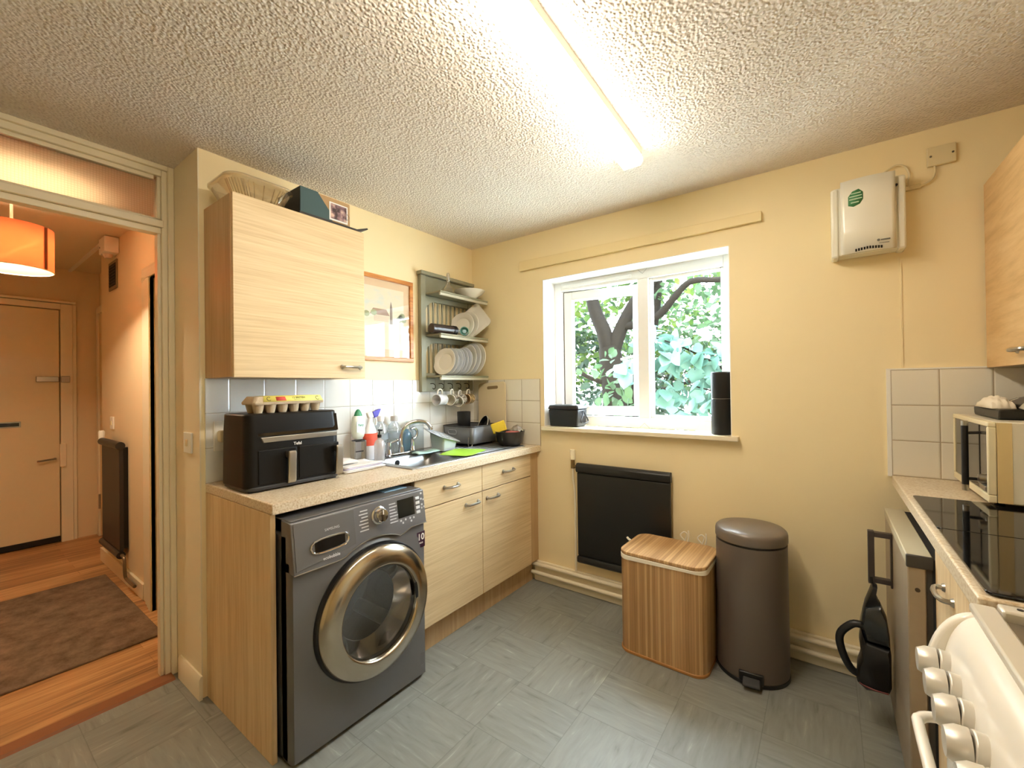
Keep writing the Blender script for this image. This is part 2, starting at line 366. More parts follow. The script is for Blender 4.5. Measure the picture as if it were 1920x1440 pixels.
def bamboo(lid=False):
    m, nt, p, N, L = new('bamboo slats')
    tc = N.new('ShaderNodeTexCoord'); sp = N.new('ShaderNodeSeparateXYZ'); L.new(tc.outputs['Object'], sp.inputs[0])
    ad = N.new('ShaderNodeMath'); L.new(sp.outputs[0], ad.inputs[0]); L.new(sp.outputs[1], ad.inputs[1])
    if lid: ad.operation = 'MULTIPLY_ADD'; ad.inputs[1].default_value = 1; L.remove(ad.inputs[1].links[0]); ad.inputs[2].default_value = 0
    dv = N.new('ShaderNodeMath'); dv.operation = 'DIVIDE'; dv.inputs[1].default_value = .0125; L.new(ad.outputs[0], dv.inputs[0])
    fl = N.new('ShaderNodeMath'); fl.operation = 'FLOOR'; L.new(dv.outputs[0], fl.inputs[0])
    wn = N.new('ShaderNodeTexWhiteNoise'); wn.noise_dimensions = '1D'; L.new(fl.outputs[0], wn.inputs['W'])
    pp = N.new('ShaderNodeMath'); pp.operation = 'PINGPONG'; pp.inputs[1].default_value = .5; L.new(dv.outputs[0], pp.inputs[0])
    mp = N.new('ShaderNodeMapping'); mp.inputs['Scale'].default_value = (220, 5, 5) if lid else (220, 220, 5); L.new(tc.outputs['Object'], mp.inputs['Vector'])
    n = N.new('ShaderNodeTexNoise'); n.inputs['Scale'].default_value = 1; n.inputs['Detail'].default_value = 3; L.new(mp.outputs[0], n.inputs['Vector'])
    mx = N.new('ShaderNodeMix'); mx.data_type = 'FLOAT'; mx.inputs['Factor'].default_value = .5; L.new(wn.outputs['Value'], mx.inputs['A']); L.new(n.outputs['Fac'], mx.inputs['B'])
    r = N.new('ShaderNodeValToRGB'); e = r.color_ramp.elements; e[0].position = .15; e[0].color = (*hx('a07a4c'), 1); e[1].position = .85; e[1].color = (*hx('d6b280'), 1); q = e.new(.5); q.color = (*hx('bd9565'), 1)
    L.new(mx.outputs['Result'], r.inputs['Fac'])
    mr = N.new('ShaderNodeMapRange'); mr.inputs['From Max'].default_value = .09; mr.inputs['To Min'].default_value = .6; L.new(pp.outputs[0], mr.inputs['Value'])
    v = N.new('ShaderNodeMix'); v.data_type = 'RGBA'; v.blend_type = 'MULTIPLY'; v.inputs['Factor'].default_value = 1; L.new(r.outputs['Color'], v.inputs['A']); L.new(mr.outputs['Result'], v.inputs['B'])
    L.new(v.outputs['Result'], p.inputs['Base Color']); p.inputs['Roughness'].default_value = .45
    b = N.new('ShaderNodeBump'); b.inputs['Strength'].default_value = .5; b.inputs['Distance'].default_value = .002; L.new(mr.outputs['Result'], b.inputs['Height']); L.new(b.outputs['Normal'], p.inputs['Normal'])
    return m
LAMP, HALL, SUN, SKY, EXPO = 25, 46, 3.0, 22.0, 0.9
# ================================================================== palette
M = {}
M['wall'] = mat('cream wall paint', 'f0dfb4', .62, bump=.06, bscale=160, noise=.03, nscale=3)
M['stub'] = mat('magnolia wall paint', 'ebdfc2', .6, bump=.05, bscale=160)
M['hallwall'] = mat('hall wall paint', 'e6d3b0', .6, bump=.08, bscale=120)
M['gloss'] = mat('cream gloss paint', 'ece2c8', .28, noise=.03, nscale=8)
M['ceil'] = artex()
M['hallceil'] = mat('hall ceiling paint', 'e2d6bd', .7)
M['vinyl'] = floor_vinyl(); M['laminate'] = floor_wood(); M['thresh'] = mat('varnished threshold strip', '8d5a3a', .4, noise=.12, nscale=20)
M['tileL'] = tiles('white glazed tiles left', 'e6e6e2', 'bdb8ad', .15, 'yz', (0, .91))
M['tileB'] = tiles('white glazed tiles back', 'e8e2d2', 'b3a48a', .15, 'xz', (0, .91))
M['tileR'] = tiles('white glazed tiles right', 'e8e2d2', 'b3a48a', .15, 'xz', (2.38, .91), gw=.0035)
M['tileRr'] = tiles('white glazed tiles side', 'e8e2d2', 'b3a48a', .15, 'yz', (0, .91))
M['upvc'] = mat('white upvc', 'f0efec', .25)
M['rubber'] = mat('black window gasket', '17171a', .6)
M['pane'] = glass('window glass', (.97, .99, .98), .05)
M['oak'] = wood('light oak laminate', 'c8ad84', 'd5bc92', 'dfc8a0', (90, 3.2, 130))
M['oakv'] = wood('light oak laminate upright', 'c6a67a', 'd6b88b', 'e0c69c', (60, 60, 3))
M['oakc'] = mat('cabinet carcass', 'd0b083', .5)
M['oakd'] = wood('oak side panel', 'b19268', 'bb9c72', 'c6a980', (50, 50, 2.5))
M['worktop'] = worktop_mat()
M['chrome'] = mat('chrome', 'c9c9c9', .08, 1)
M['nickel'] = mat('brushed nickel', 'b0aca2', .28, 1)
M['steel'] = mat('brushed stainless steel', 'b9babb', .3, 1, noise=.06, nscale=60)
M['black'] = mat('black plastic', '111112', .38)
M['blackgloss'] = mat('black gloss plastic', '08080a', .08, coat=.3)
M['charcoal'] = mat('charcoal plastic', '2b2c2e', .5)
M['white'] = mat('white plastic', 'eeece4', .35)
M['cream'] = mat('cream plastic', 'dccda4', .4)
M['paper'] = mat('paper', 'e9e7e4', .8)
M['ceramic'] = mat('white ceramic', 'e9e5da', .18, coat=.2)
M['bluewhite'] = mat('bluish white ceramic', 'dfe0e2', .18, coat=.2)

def wallslab(b, axis, plane, thick, u0, u1, v0, v1, holes=()):
    """wall slab with rectangular openings. axis 'y': plane y=plane, u=x, v=z ; axis 'x': u=y"""
    us = sorted({u0, u1, *[h[0] for h in holes], *[h[1] for h in holes]}); vs = sorted({v0, v1, *[h[2] for h in holes], *[h[3] for h in holes]})
    for i in range(len(us)-1):
        for j in range(len(vs)-1):
            cu, cv = (us[i]+us[i+1])/2, (vs[j]+vs[j+1])/2
            if any(h[0] < cu < h[1] and h[2] < cv < h[3] for h in holes): continue
            if axis == 'y': b.box((us[i], plane, vs[j]), (us[i+1], plane+thick, vs[j+1]))
            else: b.box((plane, us[i], vs[j]), (plane+thick, us[i+1], vs[j+1]))
    return b

HC = 2.35
# ---- shell
struct('floor', B().box((-.31, -3.7, -.06), (3.1, 0, 0)), M['vinyl'])
struct('floor_hall', B().box((-3.6, -3.2, -.06), (-.32, -1.2, 0)), M['laminate'])
struct('ceiling', B().box((-.36, -3.7, HC), (3.1, .28, HC+.1)), M['ceil'])
struct('ceiling_hall', B().box((-3.6, -3.2, 2.40), (-.36, -1.2, 2.5)), M['hallceil'])
WX0, WX1, WZ0, WZ1 = .628, 1.762, 1.045, 2.024          # window opening
struct('wall_back', wallslab(B(), 'y', 0, .28, -.36, 3.1, -.06, HC+.02, [(WX0, WX1, WZ0-.02, WZ1)]), M['wall'])
struct('wall_left', B().box((-.10, -1.757, -.06), (0, 0, HC+.02)), M['wall'])
struct('wall_stub', B().box((-.36, -1.757, -.06), (-.10, 0, HC+.05)), M['stub'])
struct('wall_right', B().box((2.98, -3.7, -.06), (3.1, 0, HC+.02)), M['wall'])
struct('wall_front', B().box((-.42, -3.8, -.06), (3.1, -3.7, HC+.02)), M['wall'])
struct('wall_door', B().box((-.40, -3.7, -.06), (-.30, -2.70, HC+.02)), M['stub'])
# end face of the left wall carries the lighter paint of the doorway side
struct('wall_end', B().box((-.36, -1.762, 0), (.0, -1.757, HC)), M['stub'])

# ---- reveals and window
R = B()
for a, b_ in (((WX0-.004, .001, WZ0-.004), (WX0+.004, .15, WZ1)), ((WX1-.004, .001, WZ0-.004), (WX1+.004, .15, WZ1)), ((WX0-.004, .001, WZ1-.004), (WX1+.004, .15, WZ1+.004))): R.box(a, b_)
struct('trim_1', R, M['upvc'])
w = sthing('window_1', (1.2, .15, 1.05))
FY0, FY1 = .15, .215
def rail(b, x0, z0, x1, z1, y0=FY0, y1=FY1): return b.box((x0, y0, z0), (x1, y1, z1))
f = B(); MX0, MX1 = 1.222, 1.290
rail(f, WX0, WZ0, WX0+.055, WZ1); rail(f, WX1-.055, WZ0, WX1, WZ1); rail(f, WX0+.055, WZ1-.062, WX1-.055, WZ1); rail(f, WX0+.055, WZ0, WX1-.055, WZ0+.062); rail(f, MX0, WZ0+.062, MX1, WZ1-.062)
struct('frame', f, M['upvc'], w, bev=.004)
# slim beads round the fixed light
g = B(); x0, x1, z0, z1 = MX1, WX1-.055, WZ0+.062, WZ1-.062
for a in ((x0, z0, x0+.018, z1), (x1-.018, z0, x1, z1), (x0+.018, z0, x1-.018, z0+.018), (x0+.018, z1-.018, x1-.018, z1)): rail(g, *a, y0=.172, y1=.20)
struct('glazing_bead', g, M['upvc'], w, bev=.004)
struct('pane', B().box((x0+.01, .187, z0+.01), (x1-.01, .193, z1-.01)), M['pane'], w)
# V joints of the welded mullion
vj = B()
for zz, s in ((WZ1-.030, 1), (WZ0+.030, -1)):
    for q in ((MX0, MX1-(MX1-MX0)/2), (MX1, MX0+(MX1-MX0)/2)):
        vj.tube([(q[0], FY0-.0004, zz+s*.034-s*.002), (q[1], FY0-.0004, zz)], .0012, 4)
struct('weld_line', vj, mat('grey joint', '9a9a98', .6), w)
struct('trickle_vent', B().box((WX0+.075, .138, WZ1-.045), (MX0-.035, .15, WZ1-.024)), M['upvc'], w, bev=.004)
# left casement, hinged on its left stile and pushed open
HX = WX0+.062; ang = radians(9); SW = MX0-.004-HX; z0, z1 = WZ0+.066, WZ1-.066
Mh = Matrix.Translation((HX, .178, 0)) @ Matrix.Rotation(ang, 4, 'Z')
s = B().mark()
for a in ((0, z0, .058, z1), (SW-.058, z0, SW, z1), (.058, z0, SW-.058, z0+.058), (.058, z1-.058, SW-.058, z1)): s.box((a[0], 0, a[1]), (a[2], .06, a[3]))
s.xf(Mh); sash = struct('casement_sash', s, M['upvc'], w, bev=.004)
gk = B().mark()
for a in ((-.006, z0, 0, z1), (0, z1, SW, z1+.003), (0, z0-.003, SW, z0)): gk.box((a[0], .008, a[1]), (a[2], .03, a[3]))
gk.xf(Mh); struct('gasket', gk, M['rubber'], w)
s = B().mark(); s.box((.05, .027, z0+.05), (SW-.05, .033, z1-.05)); s.xf(Mh); struct('casement_pane', s, M['pane'], w)
s = B().mark(); s.box((SW-.04, -.018, 1.46), (SW-.018, 0, 1.53)); s.tube([(SW-.03, -.012, 1.50), (SW-.03, -.035, 1.50), (SW-.045, -.04, 1.495), (SW-.13, -.04, 1.475)], .008, 8); s.xf(Mh)
struct('window_handle', s, M['white'], w, bev=.002)
struct('sill', B().box((WX0-.0, -.045, WZ0-.028), (WX1+.035, .15, WZ0-.002)), M['gloss'], w, bev=.004)
# batten above the window (old curtain rail board)
struct('trim_2', B().hexa([(.452,-.02,2.106),(1.911,-.02,2.111),(1.911,0,2.111),(.452,0,2.106)], [(.452,-.02,2.174),(1.911,-.02,2.160),(1.911,0,2.160),(.452,0,2.174)]), mat('painted batten', 'ead6a4', .5), bev=.002)
# skirtings
struct('baseboard_back', B().box((.545, -.018, 0), (2.4, 0, .135)), M['gloss'], bev=.004)
struct('baseboard_left', B().prism([(-1.775, 0), (-1.762, 0), (-1.762, .10), (-1.768, .10), (-1.775, .088)], 'x', -.245, .012), M['gloss'])
# wall tiles
struct('trim_3', B().box((0, -1.742, .905), (.007, -.007, 1.36)), M['tileL'])
struct('trim_4', B().box((0, -.007, .905), (.6, 0, 1.36)), M['tileB'])
struct('trim_5', B().box((2.38, -.008, .905), (2.973, 0, 1.36)), M['tileR'])
struct('trim_6', B().box((2.973, -1.9, .905), (2.98, -.0, 1.36)), M['tileRr'])
struct('trim_7', B().box((2.366, -.0105, .905), (2.38, 0, 1.366)).box((2.38, -.0105, 1.36), (2.98, 0, 1.366)), M['white'])
# chased cable line under the heater
struct('trim_8', B().box((2.4165, -.003, 1.37), (2.4225, 0, 1.845)), M['wall'])

# ---- doorway to the hall
DY, DT = -.30, 2.30
d1 = sthing('door_1', (-.3, -2.2, 0))
f = B()
for (ya, xo) in ((-1.762, -.300), (-1.780, -.308), (-1.798, -.318)):   # stepped jamb and architrave
    pass
f.box((-.36, -1.785, 0), (-.292, -1.762, HC)); f.box((-.36, -1.806, 0), (-.304, -1.785, HC-.022)); f.box((-.36, -1.820, 0), (-.318, -1.806, HC-.05))
f.box((-.36, -2.70, 2.328), (-.292, -1.785, HC)); f.box((-.36, -2.68, 2.30), (-.304, -1.806, 2.328))
f.box((-.36, -2.66, 2.282), (-.318, -1.83, 2.30))
f.box((-.36, -2.70, 0), (-.292, -2.68, HC)); f.box((-.36, -2.68, 0), (-.304, -2.65, 2.33)); f.box((-.36, -2.65, 0), (-.318, -2.62, 2.3))
struct('frame', f, M['gloss'], d1, bev=.003)
t = B(); t.box((-.36, -2.65, 2.035), (-.312, -1.806, 2.062)); t.box((-.36, -2.65, 2.062), (-.296, -1.80, 2.094)); t.box((-.36, -2.65, 2.094), (-.318, -1.806, 2.108))
struct('transom_rail', t, M['gloss'], d1, bev=.003)
struct('transom_pane', B().box((-.342, -2.64, 2.10), (-.336, -1.82, 2.29)), obscure_glass(), d1)
struct('threshold', B().prism([(-.322, 0), (-.24, 0), (-.25, .008), (-.312, .008)], 'y', -2.66, -1.785), M['thresh'], d1)

# ---- hall
HY = -1.64
struct('wall_hall_side', wallslab(B(), 'y', HY, .14, -2.40, -.36, 0, 2.42, [(-1.09, -.42, -.1, 1.99)]), M['hallwall'])
struct('wall_hall_recess', B().box((-3.35, -1.50, 0), (-2.40, -1.36, 2.42)), M['hallwall'])
struct('wall_hall_end', wallslab(B(), 'x', -3.40, .12, -3.2, -1.36, 0, 2.42, [(-2.62, -1.725, -.1, 2.08)]).box((-3.46, -2.8, -.06), (-3.40, -1.36, 2.45)), M['hallwall'])  # last box: unseen backing added to block sky light leaking round the front door
struct('wall_hall_left', B().box((-3.6, -3.3, 0), (-.3, -3.2, 2.42)), M['hallwall'])
struct('baseboard_hall', B().box((-2.40, -1.655, 0), (-1.306, -1.64, .10)).box((-2.415, -1.655, 0), (-2.40, -1.50, .10)), M['gloss'], bev=.003)
d2 = sthing('door_2', (-3.28, -2.18, 0))
f = B(); f.box((-3.30, -1.755, 0), (-3.245, -1.68, 2.085)); f.box((-3.30, -2.66, 2.035), (-3.245, -1.755, 2.085)); f.box((-3.30, -2.66, 2.09), (-3.235, -1.66, 2.11)); f.box((-3.29, -1.68, 0), (-3.255, -1.655, 2.09))
struct('frame', f, M['gloss'], d2, bev=.003)
fd = struct('door_leaf', B().box((-3.315, -2.62, .03), (-3.272, -1.76, 2.03)), mat('front door paint', 'e6d6b2', .22, noise=.02), d2, bev=.003)
struct('draught_strip', B().box((-3.27, -2.6, .008), (-3.262, -1.76, .055)), M['black'], d2)
struct('letter_plate', B().box((-3.274, -2.30, 1.02), (-3.268, -1.985, 1.07)), M['nickel'], d2, bev=.002)
struct('letter_slot', B().box((-3.27, -2.28, 1.03), (-3.266, -1.995, 1.06)), M['blackgloss'], d2)
struct('door_lock', B().box((-3.272, -1.90, 1.40), (-3.245, -1.765, 1.445)).box((-3.25, -1.755, 1.395), (-3.225, -1.70, 1.45)), M['nickel'], d2, bev=.004)
struct('door_handle', B().tube([(-3.27, -1.79, .735), (-3.225, -1.79, .735), (-3.222, -1.85, .73), (-3.222, -1.90, .725)], .008, 8), M['nickel'], d2)
struct('strike_box', B().box((-3.245, -1.765, .66), (-3.22, -1.725, .86)), M['gloss'], d2, bev=.004)
d3 = sthing('door_3', (-2.8, -1.5, 0))
struct('door_leaf', B().box((-3.18, -1.518, .02), (-2.50, -1.50, 2.02)), mat('recess door paint', 'dcc79c', .4), d3, bev=.003)
struct('door_frame', B().box((-3.235, -1.53, 0), (-3.18, -1.5, 2.08)).box((-2.50, -1.53, 0), (-2.43, -1.5, 2.08)).box((-3.18, -1.53, 2.02), (-2.5, -1.5, 2.08)), M['gloss'], d3, bev=.003)
struct('door_hinge', B().cyl((-3.175, -1.524, .25), (-3.175, -1.524, .38), .008), M['nickel'], d3)
struct('door_knob', B().cyl((-2.56, -1.518, 1.0), (-2.56, -1.55, 1.0), .008).lathe([(0, 0), (.02, .004), (.024, .015), (.018, .028), (0, .03)], 14, (-2.56, -1.56, .985)), M['nickel'], d3)
d4 = sthing('door_4', (-.8, -1.64, 0))
f = B()
for k, (w_, dd) in enumerate(((.215, .010), (.150, .018), (.095, .024), (.045, .030))):
    f.box((-1.09-w_, HY-dd, 0), (-1.09, HY, 1.99)); f.box((-1.09-w_, HY-dd, 1.99), (-.40, HY, 1.99+w_*.4))
struct('architrave', f, M['gloss'], d4, bev=.003)
struct('door_leaf', B().box((-1.0875, -1.638, .008), (-.42, -1.60, 1.985)).box((-1.10, -1.56, 0), (-.40, -1.54, 2.0)), mat('warm lit door paint', 'ecd9a8', .35), d4)
# ================================================================== left run of units
HANDLE_Y = None
def bow_handle(b, c, axis='y', out='x', L=.10, d=.026, r=.0065):
    """arched pull with round feet, along axis, standing off in +out (or '-x')"""
    c = V(c); A = V({'y': (0,1,0), 'x': (1,0,0), 'z': (0,0,1)}[axis]); O = V({'x': (1,0,0), '-x': (-1,0,0), 'y-': (0,-1,0)}[out])
    pts = [c - A*L/2, c - A*L*.46 + O*d*.7, c - A*L*.22 + O*d, c + O*d*1.02, c + A*L*.22 + O*d, c + A*L*.46 + O*d*.7, c + A*L/2]
    b.tube(pts, r, 8, smooth=4)
    for sg in (-1, 1): b.cyl(c + A*sg*L/2 - O*.001, c + A*sg*L/2 + O*.006, .012, .009, 14)
    return b

# worktop with the sink cut-out
SX0, SX1, SY0, SY1 = .045, .530, -1.055, -.085        # sink flange
BX0, BX1, BY0, BY1 = .175, .495, -1.01, -.625         # bowl mouth
b = B(); hx0, hx1, hy0, hy1 = BX0-.012, BX1+.012, BY0-.012, BY1+.012
O4 = [(0, -1.742), (.6, -1.742), (.6, 0), (0, 0)]; I4 = [(hx0, hy0), (hx1, hy0), (hx1, hy1), (hx0, hy1)]
b.add([(x, y, z) for z in (.872, .91) for x, y in O4+I4], [f_ for i in range(4) for j in [(i+1) % 4] for f_ in ((8+i, 8+j, 12+j, 12+i), (i, 4+i, 4+j, j), (i, j, 8+j, 8+i), (4+j, 4+i, 12+i, 12+j))])
tag(part('worktop', b, M['worktop'], bev=.004, seg=3), 'pale speckled worktop over the washing machine and sink cupboards', 'worktop')
E_ = thing('end_panel', 'tall oak effect end panel left of the washing machine', 'panel', (.3, -1.733, 0))
part('panel', B().box((.002, -1.742, 0), (.585, -1.724, .871)), M['oakv'], E_, bev=.001)
# sink cabinet
c = thing('sink_cabinet', 'oak effect base cupboard with two drawers and two doors under the sink', 'cabinet', (.3, -.59, 0))
part('carcass', B().box((.02, -1.088, .14), (.04, -.002, .70)).box((.02, -1.088, .14), (.56, -1.070, .868)).box((.02, -.11, .14), (.56, -.092, .868)).box((.02, -1.07, .14), (.56, -.11, .158)).box((.545, -1.07, .705), (.559, -.11, .725)), M['oakc'], c)
part('filler_panel', B().box((.545, -.092, .14), (.570, -.002, .870)), M['oakd'], c)
part('plinth', B().box((.515, -1.088, 0.001), (.532, -.02, .14)), M['oakd'], c)
for (y0, y1, side) in ((-1.086, -.5945, 1), (-.5905, -.100, -1)):
    dr = part('drawer_front', B().box((.561, y0, .722), (.579, y1, .866)), M['oak'], c, bev=.0015)
    part('handle', bow_handle(B(), (.579, (y0+y1)/2, .798)), M['nickel'], dr)
    do = part('door', B().box((.561, y0, .142), (.579, y1, .717)), M['oak'], c, bev=.0015)
    yh = y1-.085 if side == 1 else y0+.09
    part('handle', bow_handle(B(), (.579, yh, .672)), M['nickel'], do)

# wall cupboard
u = thing('wall_cupboard', 'oak effect wall cupboard above the air fryer', 'cabinet', (.14, -1.44, 1.36))
part('carcass', B().box((.001, -1.740, 1.362), (.266, -1.722, 2.090)).box((.001, -1.163, 1.362), (.266, -1.145, 2.090)).box((.001, -1.722, 1.362), (.266, -1.163, 1.380)).box((.001, -1.722, 2.072), (.266, -1.163, 2.090)).box((.001, -1.722, 1.38), (.006, -1.163, 2.072)), M['oakd'], u)
part('edge_strip', B().box((.266, -1.740, 1.362), (.268, -1.722, 2.09)), M['oakc'], u)
do = part('door', B().box((.269, -1.738, 1.360), (.287, -1.145, 2.092)), M['oak'], u, bev=.0015)
part('handle', bow_handle(B(), (.287, -1.222, 1.414), L=.096), M['nickel'], do)

# ------------------------------------------------------------------ washing machine
M['graphite'] = mat('graphite metallic paint', '6f6e6d', .36, .35, noise=.02)
M['graphited'] = mat('dark machine side', '5c5b5c', .4, .3)
M['panelgrey'] = mat('control panel grey', '79797b', .3, .4)
M['ring'] = mat('polished door ring', 'bcb19e', .2, 1)
M['doorglass'] = glass('smoked door glass', (.66, .65, .64), .12)
M['print'] = mat('pale printing', 'cfd0d2', .5)
wm = thing('washing_machine', 'graphite front loading washing machine under the worktop', 'washing machine', (.4, -1.412, 0))
Y0, Y1, XF = -1.713, -1.111, .668
CY, CZ, RD = -1.383, .425, .252
# body: sides and a front shell with a round mouth
b = B(); b.box((.09, Y0, .012), (.112, Y1, .848)); b.box((.112, Y0, .012), (.640, Y0+.02, .80)); b.box((.112, Y1-.02, .012), (.640, Y1, .80)); b.box((.112, Y0+.02, .012), (.64, Y1-.02, .05))
part('body', b, M['graphited'], wm, bev=.006)
fr = B(); NS = 64; zt = .706; zb = .015
def sq(a, r=None):
    """point on the front rectangle in direction a from the door centre"""
    dy, dz = cos(a), sin(a); ts = []
    if dy > 1e-9: ts.append((Y1-CY)/dy)
    if dy < -1e-9: ts.append((Y0-CY)/dy)
    if dz > 1e-9: ts.append((zt-CZ)/dz)
    if dz < -1e-9: ts.append((zb-CZ)/dz)
    t = min(ts); return (CY+dy*t, CZ+dz*t)
angs = sorted(set([2*pi*k/NS for k in range(NS)] + [math.atan2(z-CZ, y-CY) % (2*pi) for y in (Y0, Y1) for z in (zb, zt)]))
n = len(angs); vs = []; 
for a in angs: vs.append((XF, CY+.236*cos(a), CZ+.236*sin(a)))
for a in angs: vs.append((XF+.014, CY+.262*cos(a), CZ+.262*sin(a)))
for a in angs:
    y, z = sq(a); k = .985; vs.append((XF+.004, CY+(y-CY)*k, CZ+(z-CZ)*k))
for a in angs:
    y, z = sq(a); vs.append((XF-.012, y, z))
for a in angs:
    y, z = sq(a); vs.append((.60, y, z))
fs = []
for r_ in range(4):
    for i in range(n): j = (i+1) % n; fs.append((r_*n+i, r_*n+j, (r_+1)*n+j, (r_+1)*n+i))
# the front runs clear of the ring only where there is room; clamp bulge inside the panel
for i in range(n, 2*n):
    x, y, z = vs[i]; y = max(Y0+.012, min(Y1-.012, y)); z = max(zb+.01, min(zt-.006, z)); vs[i] = (x, y, z)
fr.add(vs, fs); part('front_panel', fr, M['graphite'], wm, ang=30)
# control panel, leaning back
def cp(y, z, o=0):        # on its slanted face
    t = (z-.70)/(.85-.70); return V((XF+.018-.020*t+o, y, z))
b = B(); arch = []
nA = 28
for k in range(nA+1):
    y = Y0 + (Y1-Y0)*k/nA
    zz = .672 + .030*max(0, min(1, (y+1.28)/.08))
    dy = abs(y-CY)
    if dy < .30: zz = max(zz, CZ + math.sqrt(max(0, .286**2 - dy**2)) if dy < .286 else 0)
    arch.append((y, zz))
vs = []; fs = []
for y, z in arch: vs += [tuple(cp(y, z)), tuple(cp(y, .846)), (.60, y, .850), (.60, y, z)]
for k in range(nA):
    a = 4*k; c_ = a+4
    fs += [(a, a+1, c_+1, c_), (a+1, a+2, c_+2, c_+1), (a+2, a+3, c_+3, c_+2), (a+3, a, c_, c_+3)]
fs += [(0, 1, 2, 3), (4*nA+3, 4*nA+2, 4*nA+1, 4*nA)]
part('control_panel', B().add(vs, fs), M['panelgrey'], wm, bev=.003)
part('panel_edge', B().tube([tuple(cp(y, z, .001)) for y, z in arch], .0022, 6), M['nickel'], wm)
part('lid', B().box((.10, Y0+.004, .846), (.655, Y1-.004, .852)), M['graphited'], wm, bev=.003)
part('energy_leaflet', B().box((.52, -1.27, .853), (.60, -1.15, .8545)), mat('pale blue leaflet', '8fb2cc', .5), wm)
# detergent drawer
X_ = V((0, 1, 0)); Zs = (cp(0, .84)-cp(0, .72)).normalized()
dd = part('detergent_drawer', B().hexa([cp(-1.705, .682, .0005), cp(-1.470, .712, .0005), cp(-1.470, .712, .003), cp(-1.705, .682, .003)], [cp(-1.705, .842, .0005), cp(-1.470, .842, .0005), cp(-1.470, .842, .003), cp(-1.705, .842, .003)]), M['graphite'], wm, bev=.001)
pl = [cp(-1.635, .724, .0045), cp(-1.516, .727, .0045), cp(-1.516, .766, .0045), cp(-1.635, .764, .0045)]
part('pull_rim', B().tube(pl, .004, 8, smooth=4, closed=True), M['chrome'], dd)
part('pull_recess', B().hexa([p - V((.002,0,0)) for p in pl], [p for p in pl]), M['blackgloss'], dd)
def ptxt(s, y, z, size, bold=False, m=None, nm='lettering'):
    text(nm, s, size, basis(cp(y, z, .0045), (0, 1, 0), Zs), m or M['print'], wm, bold=bold)
ptxt('ecobubble', -1.575, .698, .016, True)
ptxt('SAMSUNG', -1.565, .795, .013)
# programme dial
dc = cp(-1.357, .790)
nx = V((0,1,0)).cross(Zs).normalized()
Mq = basis(dc, (0,1,0), Zs)
dl = B().mark(); dl.lathe([(.036, 0), (.036, .002), (.030, .005), (.028, .024), (.024, .029), (.0, .031)], 32); dl.xf(Mq)
dial = part('programme_dial', dl, M['chrome'], wm)
q = B().mark(); q.box((-.002, .004, .0305), (.002, .022, .0322)); q.xf(Mq); part('dial_mark', q, M['white'], dial)
for sgn, L0 in ((-1, .042), (1, .038)):
    pr = B()
    for i in range(7):
        z = .822 - i*.0125 - (.004 if sgn > 0 else 0); y0 = -1.357 + sgn*.052; ln = (.034, .04, .03, .037, .042, .033, .04)[i]
        a = cp(y0, z, .0008); bq = cp(y0 + sgn*ln, z - .0, .0008); c2 = cp(y0 + sgn*ln, z+.0042, .0008); d2_ = cp(y0, z+.0042, .0008)
        pr.add([a, bq, c2, d2_], [(0, 1, 2, 3)])
    part('programme_list', pr, M['print'], wm)
part('display', B().hexa([cp(-1.262, .752, 0), cp(-1.172, .752, 0), cp(-1.172, .752, .0015), cp(-1.262, .752, .0015)], [cp(-1.262, .828, 0), cp(-1.172, .828, 0), cp(-1.172, .828, .0015), cp(-1.262, .828, .0015)]), mat('dark display', '1d1f1e', .12), wm)
for i in range(4):
    z = .822-i*.020; q = B(); q.hexa([cp(-1.164, z-.012, 0), cp(-1.142, z-.012, 0), cp(-1.142, z-.012, .003), cp(-1.164, z-.012, .003)], [cp(-1.164, z, 0), cp(-1.142, z, 0), cp(-1.142, z, .003), cp(-1.164, z, .003)])
    part('option_button', q, M['print'], wm, bev=.001)
ic = B(); ic2 = B()
for i, (y, z, w_) in enumerate(((-1.128, .832, .010), (-1.13, .808, .008), (-1.118, .803, .007), (-1.128, .783, .009), (-1.13, .769, .006), (-1.117, .771, .006), (-1.25, .741, .009), (-1.225, .741, .008), (-1.20, .741, .008), (-1.18, .739, .008), (-1.24, .730, .008), (-1.195, .728, .009))):
    (ic if i < 6 else ic2).add([cp(y-w_/2, z-.004, .0008), cp(y+w_/2, z-.004, .0008), cp(y+w_/2, z+.004, .0008), cp(y-w_/2, z+.004, .0008)], [(0,1,2,3)])
part('option_icons', ic, M['print'], wm); part('indicator_icons', ic2, M['print'], wm)
# door
Mdoor = basis((XF+.014, CY, CZ), (0, 1, 0), (0, 0, 1))
q = B().mark(); q.lathe([(.249, 0), (.262, .006), (.258, .016), (.245, .016)], 72, cap=False); q.xf(Mdoor); part('door_seal', q, M['black'], wm)
q = B().mark(); q.lathe([(.248, -.008), (.254, .010), (.252, .026), (.244, .036), (.186, .052), (.180, .050), (.176, .040), (.174, .004), (.20, -.008), (.248, -.008)], 96, cap=False); q.xf(Mdoor); door = part('door_ring', q, M['ring'], wm, ang=60)
q = B().mark(); q.lathe([(.179, .022), (.172, .030), (.14, .024), (.09, .010), (.0, .002)], 64, cap=False); q.xf(Mdoor); part('door_glass', q, M['doorglass'], door)
q = B().mark(); q.lathe([(.1765, .012), (.160, -.02), (.135, -.060)], 64, cap=False); q.xf(Mdoor); part('inner_rim', q, M['chrome'], door)
q = B().mark(); q.lathe([(.134, -.058), (.15, -.075), (.215, -.09), (.225, -.36), (.0, -.365)], 64, cap=False); q.xf(Mdoor); part('drum', q, mat('drum steel', '77787a', .3, 1, bump=.4, bscale=120), wm)
